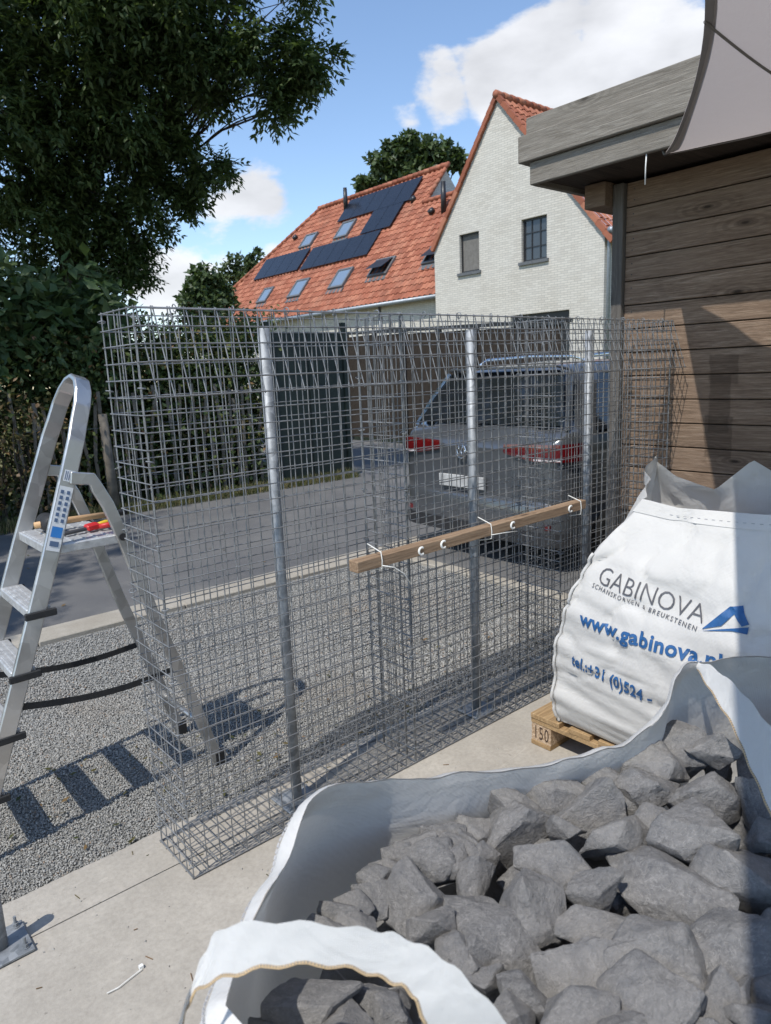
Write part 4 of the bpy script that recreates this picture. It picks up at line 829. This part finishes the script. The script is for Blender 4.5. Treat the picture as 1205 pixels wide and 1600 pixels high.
B(car, MB().grid([[CP(x*1.0+{.24: .02, .565: .015, .60: .10}.get(z, 0), y*{.24: .985, .565: .99, .60: .95}.get(z, 1), z) for x, y in bm_] for z in (.24, .30, .42, .535, .565, .60)]), 'bumper', 'car_paint', smooth=True)
B(car, MB().grid([[CP(x-.006, y*1.003, z) for x, y in bm_[1:-1]] for z in (.22, .33)]), 'lower_trim', 'car_plastic', smooth=True)
B(car, MB().box((CX-.045, CY+.10-.26, .565+.03), (CX-.02, CY+.10+.26, .70)), 'licence_plate', 'plate_white', bevel=.004)
eb = MB().tube([CP(-.032, .10+.058*math.cos(a), .925+.058*math.sin(a)) for a in [k*math.pi/12 for k in range(24)]], .007, 6, False, True)
for seg in ([(-.03, .05), (0.0, -.005)], [(.03, .05), (0.0, -.005)], [(-.05, .015), (-.022, -.05)], [(-.022, -.05), (0, .005)], [(0, .005), (.022, -.05)], [(.022, -.05), (.05, .015)]): eb.tube([CP(-.033, .10-q[0], .925+q[1]) for q in seg], .0055, 6)
B(car, eb, 'emblem', 'chrome', smooth=True)
B(car, MB().bar([CP(.47, -.60, 1.575), CP(.40, -.58, 1.60), CP(.40, .58, 1.60), CP(.47, .60, 1.575)], .09, .02), 'spoiler', 'car_paint', bevel=.005)
B(car, MB().bar([CP(.10, .1, 1.13), CP(.19, -.10, 1.20), CP(.23, -.35, 1.27)], .012, .014), 'rear_wiper', 'car_plastic')

# ------------------------------------------------------------------ pallet
pa = thing('pallet', 'worn wooden pallet with a stamped block under the printed bag', 'pallet', (1.45, -.23, 0)); PX, PY = 1.452, -.235
for k, w in enumerate((.145, .10, .145, .10, .145)):
    y = (0, .19, .3275, .51, .655)[k]; B(pa, MB().box((PX+random.uniform(-.004, .004), PY-y-w, .122), (PX+1.2, PY-y, .144)), 'top_board', 'pallet_wood', bevel=.002)
for x in (0, .5275, 1.055): B(pa, MB().box((PX+x, PY-.8, .10), (PX+x+.145, PY, .1215)), 'cross_board', 'pallet_wood', bevel=.002)
for x in (0, .5275, 1.055):
    for y, w in ((0, .10), (.3275, .145), (.70, .10)): B(pa, MB().box((PX+x+.003, PY-y-w, .0225), (PX+x+.142, PY-y-.002, .0995)), 'block', 'chipboard')
for y, w in ((0, .10), (.3275, .145), (.70, .10)): B(pa, MB().box((PX, PY-y-w, .001), (PX+1.2, PY-y, .022)), 'bottom_board', 'pallet_wood', bevel=.002)

# ------------------------------------------------------------------ text helper
def text_mesh(s, bold=0.0, shear=0.0, spacing=1.0):
    cu = bpy.data.curves.new('txt', 'FONT'); cu.body = s; cu.size = 1; cu.offset = bold; cu.shear = shear; cu.space_character = spacing; cu.resolution_u = 3
    o = bpy.data.objects.new('txt', cu); C.objects.link(o); dg = bpy.context.evaluated_depsgraph_get(); me = bpy.data.meshes.new_from_object(o.evaluated_get(dg)); bpy.data.objects.remove(o)
    bm = bmesh.new(); bm.from_mesh(me); bmesh.ops.triangulate(bm, faces=bm.faces)
    for _ in range(2): bmesh.ops.subdivide_edges(bm, edges=[e for e in bm.edges if e.calc_length() > .14], cuts=1)
    bmesh.ops.triangulate(bm, faces=bm.faces)
    vs = [v.co.copy() for v in bm.verts]; fs = [tuple(v.index for v in f.verts) for f in bm.faces]; bm.free(); return vs, fs
# block number: stamped on the end face of the pallet's front block
vs, fs = text_mesh('150', .0, 0, 1.15); wmx = max(v.x for v in vs)
B(pa, MB().add([(PX+.0015, PY-.012-.078*v.x/wmx, .034+.058*v.y/.70) for v in vs], fs), 'stamp', 'burnt_ink')

# ------------------------------------------------------------------ printed bag on the pallet
b2 = thing('bulk_bag', 'open white woven bulk bag with blue print standing on the pallet', 'bag', (1.9, -.7, .15))
LV = [(.0, [(1.475, -.375, .150), (1.475, -1.19, .150), (2.36, -1.19, .150), (2.36, -.30, .150)]),
      (.10, [(1.445, -.362, .21), (1.44, -1.22, .21), (2.40, -1.22, .21), (2.40, -.28, .21)]),
      (.42, [(1.425, -.388, .50), (1.415, -1.24, .50), (2.42, -1.24, .50), (2.42, -.27, .50)]),
      (.66, [(1.445, -.44, .72), (1.43, -1.23, .72), (2.38, -1.23, .72), (2.36, -.30, .72)]),
      (.80, [(1.49, -.50, .87), (1.47, -1.21, .87), (2.35, -1.2, .86), (2.33, -.30, .88)]),
      (1.0, [(1.60, -.63, 1.09), (1.585, -1.20, 1.10), (2.3, -1.12, 1.08), (2.25, -.31, 1.165)])]
def corners(v):
    for i in range(len(LV)-1):
        if LV[i][0] <= v <= LV[i+1][0]+1e-9:
            t = (v-LV[i][0])/(LV[i+1][0]-LV[i][0]); t2 = t*t*(3-2*t)*.4+t*.6; return [Vector(a).lerp(Vector(c), t2) for a, c in zip(LV[i][1], LV[i+1][1])]
RIM = {0: [(.0, 0), (.25, -.02), (.6, -.012), (1, 0)], 1: [(0, 0), (.5, -.03), (1, 0)], 2: [(0, 0), (.25, -.03), (.46, .05), (.63, -.10), (.85, -.075), (1, 0)], 3: [(0, 0), (.5, -.01), (1, 0)]}
def interp(tab, x):
    for (a, va), (c, vc) in zip(tab[:-1], tab[1:]):
        if a <= x <= c: return va+(vc-va)*(x-a)/(c-a)
    return 0
NS = 44; rows = []
for iv in range(61):
    v = iv/60; cs = corners(v); row = []
    for s in range(4):
        A, D = cs[s], cs[(s+1) % 4]; nout = ((D-A).cross(Vector((0, 0, 1)))).normalized()
        if nout.dot((A+D)/2-Vector((1.9, -.75, 0))) < 0: nout = -nout
        for k in range(NS):
            u = k/NS; p = A.lerp(D, u); bul = math.sin(math.pi*u)**.7*(.045*math.sin(math.pi*min(1, v/.85))+.01)*(1 if v < .85 else max(0, 1-(v-.85)/.15*1.3))
            p += nout*bul*(.35 if s == 3 else 1)
            z = p.z; amp = math.exp(-((v-.33)/.33)**2)*.015+.004
            p += nout*amp*(noise.noise(Vector((p.y*2.2+p.x*2.2, p.x*1.2, z*19+2.4*u)))*1.2+.35*noise.noise(Vector((p.y*5, p.x*5, z*40))))
            p += nout*.045*max(0, v-.5)*2*noise.noise(Vector((p.y*4.2+3, p.x*4.2, z*5.5+1.2*p.y)))
            cr_ = noise.noise(Vector((p.y*3.1+p.z*6.0, p.x*3.0, p.z*2.0-p.y*4.0+5))); p -= nout*.022*math.exp(-(cr_/.06)**2)*(.4+.6*abs(noise.noise(Vector((p.y*2, p.z*2, 8)))*2))*(1 if .25 < v < .97 else 0)
            if v > .8: p.z += interp(RIM[s], u)*(v-.8)/.2
            if u < .03 or u > .97: p += nout*.004
            row.append(p)
    rows.append(row)
body_mb = MB().grid(rows, True); n4 = NS*4; body_mb.add([rows[0][i] for i in range(n4)], [tuple(range(n4))])
bag_o = B(b2, body_mb, 'body', 'bag_white', smooth=True)
bvh = BVHTree.FromPolygons([Vector(v) for v in body_mb.v], body_mb.f)
# contents: dark stones seen only from above
B(b2, MB().grid([[Vector((1.9, -.75, .93)).lerp(rows[47][k], f)+Vector((0, 0, 0.06*(1-f)-.02)) for k in range(0, n4, 4)] for f in (0.02, .35, .7, .97)], True), 'fill', 'limestone')
def seam(path, r, name, mat): B(b2, MB().tube(path, r, 6), name, mat, smooth=True)
seam([rows[i][0]+Vector((-.004, .004, 0))+Vector((random.uniform(-.002, .002), random.uniform(-.002, .002), 0)) for i in range(0, 50)], .0065, 'corner_seam', 'bag_white')
hem = MB(); hr = rows[57]; top_ = rows[60]
hem.grid([[top_[k % n4]+(top_[k % n4]-Vector((1.9, -.75, top_[k % n4].z))).normalized()*.003 for k in range(n4+1)], [hr[k % n4]+(hr[k % n4]-Vector((1.9, -.75, hr[k % n4].z))).normalized()*.004 for k in range(n4+1)]]); B(b2, hem, 'hem', 'bag_white', smooth=True)
stch = MB()
for k in range(0, n4, 2):
    p, q = rows[58][k], rows[58][(k+1) % n4]; d = (p-Vector((1.9, -.75, p.z))).normalized()*.0055; stch.tube([p+d, p.lerp(q, .8)+d], .0012, 4)
B(b2, stch, 'stitching', 'thread_grey')
def drape(yy, zz):
    h = bvh.ray_cast(Vector((.5, yy, zz)), Vector((1, 0, 0))); return (h[0].x if h[0] else 1.47)-.0045
def line_text(s, pa, pb, hgt, name, mat, bold=0, spacing=1.0, capy=.70, xs=1.0):
    A, D = atx(*pa, 1.43), atx(*pb, 1.43); vs, fs = text_mesh(s, bold, 0, spacing); x0, x1 = min(v.x for v in vs), max(v.x for v in vs)
    dirv = Vector((D.y-A.y, D.z-A.z)); ln = dirv.length; dirv /= ln; up = Vector((-dirv.y, dirv.x));
    if up.y < 0: up = -up
    P = []
    for v in vs:
        f = (v.x-x0)/(x1-x0)*ln; h = v.y/capy*hgt; yy, zz = A.y+dirv.x*f+up.x*h, A.z+dirv.y*f+up.y*h; P.append((drape(yy, zz), yy, zz))
    B(b2, MB().add(P, fs), name, mat)
line_text('GABINOVA', (929, 912), (1101, 973), .062, 'print', 'ink_grey', -.012, 1.0)
line_text('SCHANSKORVEN & BREUKSTENEN', (922, 918), (1094, 982), .0155, 'print', 'ink_grey', .004, 1.35)
line_text('www.gabinova.nl', (911, 972), (1137, 1040), .052, 'print', 'ink_blue', .028, 1.05)
line_text('tel.:+31 (0)524 - ', (899, 1034), (1030, 1093), .046, 'print', 'ink_blue', .026, 1.05)
lg = [[(1103, 979), (1140, 948), (1158, 948), (1174, 974), (1163, 977), (1149, 959), (1132, 975)], [(1103, 981), (1174, 978), (1172, 989), (1150, 983)]]
for poly in lg:
    P = [atx(x, y, 1.43) for x, y in poly]; bm = bmesh.new(); bm.faces.new([bm.verts.new((drape(p.y, p.z)-.0, p.y, p.z)) for p in P]); bmesh.ops.triangulate(bm, faces=bm.faces)
    for _ in range(3): bmesh.ops.subdivide_edges(bm, edges=[e for e in bm.edges if e.calc_length() > .012], cuts=1); bmesh.ops.triangulate(bm, faces=bm.faces)
    for v in bm.verts: v.co.x = drape(v.co.y, v.co.z)
    B(b2, MB().add([v.co.copy() for v in bm.verts], [tuple(v.index for v in f.verts) for f in bm.faces] if not bm.verts.index_update() else []), 'logo', 'ink_blue'); bm.free()

# ------------------------------------------------------------------ open bag with stones in the foreground
b1 = thing('stone_bag', 'open white bulk bag full of grey rocks in the foreground', 'bag', (.3, -1.6, 0))
RIMP = [(-.50, -1.30, .855), (-.40, -1.175, .825), (-.26, -1.065, .805), tuple(atz(500, 1240, .825)), tuple(atz(610, 1220, .78)), tuple(atz(720, 1212, .745)), tuple(atz(830, 1200, .73)), tuple(atz(900, 1188, .74)), tuple(atz(985, 1160, .76)), tuple(atz(1040, 1108, .81)), tuple(atz(1058, 1060, .84)), tuple(atz(1088, 1036, .86)), (1.04, -1.32, .83), (1.12, -1.6, .79), (1.08, -1.95, .78), (.8, -2.2, .77), (.4, -2.26, .76), (0, -2.12, .74), (-.25, -1.82, .73), (-.42, -1.55, .78)]
rim = catmull(RIMP+[RIMP[0]], 7)[:-1]; nr_ = len(rim); cen = Vector((.3, -1.62, 0))
rows = []
for f, sc, zz in ((0, .82, .02), (.06, .95, .04), (.2, 1.06, None), (.35, 1.12, None), (.5, 1.145, None), (.62, 1.14, None), (.72, 1.12, None), (.8, 1.095, None), (.87, 1.065, None), (.93, 1.035, None), (.97, 1.012, None), (1, 1.0, None)):
    r = []
    for k, p in enumerate(rim):
        z = zz if zz is not None else p.z*f; q = cen+(Vector((p.x, p.y, 0))-cen)*sc; q.z = z
        if f < .98: q += (q-cen).normalized()*(.03*noise.noise(Vector((q.x*4+q.z*3, q.y*4, q.z*3)))+.014*noise.noise(Vector((q.x*11, q.y*11, q.z*8))))*(0 if f < .1 else min(1, (1-f)*6))
        q += Vector((0, 0, .012*noise.noise(Vector((k*.35, 0, 3.3))))) if f == 1 else Vector((0, 0, 0))
        r.append(q)
    rows.append(r)
B(b1, MB().grid(rows, True), 'body', 'bag_white', smooth=True)
hm1 = []
for k, p in enumerate(rows[-1]):
    d = (Vector((p.x, p.y, 0))-cen).normalized(); fl = .5+.5*noise.noise(Vector((k*.22, 7, 1))); hm1.append((p+Vector((0, 0, .003)), p+d*(.010+.020*fl)+Vector((0, 0, -.004)), p+d*(.016+.030*fl)+Vector((0, 0, -.034))))
B(b1, MB().grid([[h[i] for h in hm1] for i in range(3)], True), 'hem', 'bag_white', smooth=True)
st = MB()
for k in range(0, nr_):
    a, c = hm1[k], hm1[(k+1) % nr_]; pa_, pc = a[1].lerp(a[2], .45), c[1].lerp(c[2], .45); off_ = (a[1]-a[0]).normalized()*.003+Vector((0, 0, .002)); st.tube([pa_.lerp(pc, .1)+off_, pa_.lerp(pc, .45)+off_], .0016, 4); st.tube([pa_.lerp(pc, .6)+off_, pa_.lerp(pc, .95)+off_], .0016, 4)
B(b1, st, 'stitching', 'thread_grey')
def ribbon(upper, lower, name, n=6):
    a, c = catmull(upper, n), catmull(lower, n); m = min(len(a), len(c)); rows_ = [[a[i].lerp(c[i], j/6)+Vector((0, 0, .003*math.sin(i*1.3+j))) for j in range(7)] for i in range(m)]
    o = B(b1, MB().grid(rows_), name, 'webbing', smooth=True)
    s_, s2 = MB(), MB()
    for i in range(m-1):
        for q in range(6):
            p0, p1 = rows_[i][6].lerp(rows_[i][5], .12).lerp(rows_[i+1][6].lerp(rows_[i+1][5], .12), q/6), rows_[i][6].lerp(rows_[i][5], .12).lerp(rows_[i+1][6].lerp(rows_[i+1][5], .12), q/6+.15); (s_ if q % 2 else s2).tube([p0, p1], .0017, 5)
        s_.tube([rows_[i][6], rows_[i+1][6]], .0016, 5, False)
    e1_, e2_ = s_.build('edge_thread', 'thread_orange', o), s2.build('edge_thread', 'thread_dark', o)
Z = lambda L: [atz(x, y, z) for x, y, z in L]
ribbon(Z([(262, 1640, .90), (292, 1560, .92), (318, 1492, .955), (352, 1448, .985), (450, 1440, 1.0), (560, 1450, 1.0), (625, 1462, .995), (690, 1495, .98), (750, 1550, .95), (815, 1625, .90)]),
       Z([(280, 1650, .87), (288, 1588, .90), (312, 1545, .925), (370, 1522, .94), (450, 1508, .955), (540, 1512, .955), (600, 1530, .945), (640, 1550, .935), (660, 1590, .91), (680, 1650, .86)]), 'handle')
ribbon(Z([(1084, 1034, .855), (1110, 1040, .87), (1150, 1072, .885), (1190, 1118, .89), (1230, 1175, .87), (1270, 1260, .8)]),
       Z([(1090, 1046, .845), (1112, 1082, .84), (1145, 1135, .83), (1170, 1195, .80), (1200, 1262, .77), (1225, 1330, .73)]), 'handle')
# rocks
def rock_mesh(seed):
    rs = random.Random(seed); bm = bmesh.new(); el = (1, rs.uniform(.68, .95), rs.uniform(.5, .75))
    for i in range(rs.randint(9, 15)):
        v = Vector((rs.gauss(0, 1), rs.gauss(0, 1), rs.gauss(0, 1))).normalized()*rs.uniform(.8, 1.12); bm.verts.new((v.x*el[0], v.y*el[1], v.z*el[2]))
    r = bmesh.ops.convex_hull(bm, input=bm.verts); bmesh.ops.delete(bm, geom=list({g for g in r['geom_interior']+r['geom_unused'] if isinstance(g, bmesh.types.BMVert)}), context='VERTS')
    bmesh.ops.dissolve_limit(bm, angle_limit=R(12), verts=bm.verts, edges=bm.edges); bmesh.ops.bevel(bm, geom=list(bm.edges), offset=.03, segments=1, profile=.6, affect='EDGES', clamp_overlap=True)
    bmesh.ops.triangulate(bm, faces=bm.faces)
    for _ in range(3):
        es = [e for e in bm.edges if e.calc_length() > .16]
        if es: bmesh.ops.subdivide_edges(bm, edges=es, cuts=1); bmesh.ops.triangulate(bm, faces=bm.faces)
    bm.normal_update(); sd = seed*3.7
    for v in bm.verts:
        p = v.co; v.co = p+v.normal*((.05)*noise.noise(p*1.9+Vector((sd, 0, 0)))+.035*noise.noise(p*5+Vector((0, sd, 0)))+.016*noise.noise(p*13+Vector((0, 0, sd))))
    me = bpy.data.meshes.new('rock'); bm.to_mesh(me); bm.free(); me.polygons.foreach_set('use_smooth', [True]*len(me.polygons)); me.set_sharp_from_angle(angle=R(20)); me.materials.append(M['limestone'])
    return me
ROCKS = [rock_mesh(s) for s in range(22)]
Z2 = lambda x, y, w, h: (700+x/2.386, 1100+y/2.386, w/2.386, h/2.386)
Z3 = lambda x, y, w, h: (260+x/2.41, 1200+y/2.41, w/2.41, h/2.41)
ST = [Z2(*s) for s in [(260, 430, 280, 180), (440, 470, 150, 90), (530, 370, 290, 160), (740, 290, 240, 170), (960, 190, 200, 150), (960, 310, 250, 170), (985, 470, 350, 190), (765, 440, 140, 180), (630, 500, 240, 170), (380, 590, 290, 200), (110, 640, 150, 180), (140, 550, 150, 110), (30, 570, 90, 140), (320, 740, 250, 240), (150, 840, 330, 380), (800, 670, 410, 310), (560, 700, 210, 140), (540, 840, 310, 190), (490, 1010, 320, 290), (780, 940, 370, 260), (1040, 880, 390, 260), (1110, 630, 320, 290), (780, 1120, 340, 260), (1085, 1065, 130, 130), (1010, 1095, 160, 130), (290, 1065, 220, 150), (150, 1025, 170, 140), (60, 935, 150, 140), (260, 1160, 150, 120), (460, 1170, 290, 170), (1150, 1160, 200, 140), (1190, 490, 140, 130), (1150, 350, 170, 170), (1195, 1060, 120, 120), (1240, 300, 150, 150), (640, 1260, 300, 200), (980, 1250, 300, 200), (1250, 900, 200, 250)]]
ST += [Z3(*s) for s in [(960, 460, 260, 270), (840, 400, 160, 80), (770, 480, 160, 140), (1000, 330, 260, 120), (710, 590, 220, 80), (1000, 610, 150, 170), (1100, 700, 180, 150), (560, 880, 340, 200), (770, 850, 130, 120), (850, 900, 210, 150), (1170, 260, 130, 160), (420, 960, 200, 150), (700, 980, 240, 120), (690, 520, 150, 120), (640, 560, 170, 110), (880, 330, 170, 110), (1080, 300, 200, 130), (800, 430, 170, 120), (600, 640, 200, 110)]]
ST += [(655, 1330, 90, 60), (735, 1285, 100, 65), (800, 1262, 110, 65), (870, 1240, 100, 60), (940, 1222, 110, 60), (690, 1310, 90, 60), (1020, 1190, 100, 70), (1060, 1150, 90, 70)]
size_w = lambda w: 'large' if w > 125 else ('mid-sized' if w > 80 else 'small')
def where(x, y):
    if x > 1125: return 'under the shade at the right of the bag'
    if y < 1260: return 'against the far bag wall'
    if x < 620 and y > 1480: return 'seen through the handle loop'
    if x < 700: return 'beside the left bag wall'
    if y > 1500: return 'at the near edge of the pile'
    return 'in the sunlit middle of the pile'
def hsurf(P): return .655+.07*max(0, min(1, (P.x-.25)/.55))
occupied = []; lab = []
for i, (x, y, w, h) in enumerate(ST):
    P = atz(x, y, .70); P = atz(x, y, hsurf(P)-.01); D = (P-Vector(CAM)).length; rx = w*D/FPX/2*1.12; ry = h*D/FPX/2*1.12; me = ROCKS[i % 22]
    o = bpy.data.objects.new('rock', me); C.objects.link(o); big, sml = max(rx, ry), min(rx, ry)
    vr = Vector(RT); vu = Vector(UP); ax = (vr if rx >= ry else vu); ax = (ax+Vector((0, 0, 1))*0).normalized(); nn_ = (Vector(CAM)-P).normalized(); nn_ = (nn_*.7+Vector((0, 0, .5))+Vector((random.uniform(-.45, .45), random.uniform(-.45, .45), 0))).normalized()
    a1 = (ax-nn_*ax.dot(nn_)).normalized(); ang = random.uniform(-.5, .5); a2 = nn_.cross(a1); a1r = a1*math.cos(ang)+a2*math.sin(ang); a2r = nn_.cross(a1r); mt = Matrix((a1r, a2r, nn_)).transposed().to_4x4()
    sc = (big*1.04, max(sml, big*.62)/.80, max(sml, .72*big)/.62); o.matrix_world = Matrix.Translation(P-Vector((0, 0, sml*.42-random.uniform(-.012, .016)))) @ mt @ Matrix.Diagonal((*sc, 1)); occupied.append((P.x, P.y, big))
    lab.append((f'{size_w(w)} rough grey rock {where(x, y)}', x, o))
ORD = ['leftmost', 'second from left', 'third from left', 'fourth from left', 'fifth from left', 'sixth from left', 'seventh from left', 'eighth from left']
for key in {l[0] for l in lab}:
    grp = sorted([l for l in lab if l[0] == key], key=lambda l: l[1])
    for q, l in enumerate(grp): tag(l[2], key if len(grp) == 1 else f'{key}, {ORD[min(q, 7)]}', 'rock', 'rocks in the open bag')
for i in range(13):
    for j in range(10):
        x, y = -.42+i*.12+random.uniform(-.03, .03), -2.15+j*.12+random.uniform(-.03, .03); P = Vector((x, y, 0))
        ins = False; jn = nr_-1
        for q in range(nr_):
            a, c = rim[q], rim[jn]
            if (a.y > y) != (c.y > y) and x < (c.x-a.x)*(y-a.y)/(c.y-a.y)+a.x: ins = not ins
            jn = q
        dmin = min((Vector((r.x, r.y, 0))-P).length for r in rim)
        if not ins or dmin < .07: continue
        o = bpy.data.objects.new('rock', ROCKS[(i*7+j*3) % 22]); C.objects.link(o); s = random.uniform(.065, .085); zc = hsurf(P)-(.115 if min((Vector((ox, oy, 0))-P).length-ob*.6 for ox, oy, ob in occupied) < .06 else .05)
        o.location = (x, y, zc); o.rotation_euler = (random.uniform(0, 6), random.uniform(0, 6), random.uniform(0, 6)); o.scale = (s, s, s); tag(o, 'rough grey rock wedged in the gaps lower in the pile', 'rock', 'rocks in the open bag')
B(b1, MB().grid([[cen+(Vector((p.x, p.y, 0))-cen)*f+Vector((0, 0, .50)) for p in rim] for f in (.02, .5, .98)], True), 'rubble_fill', 'limestone')
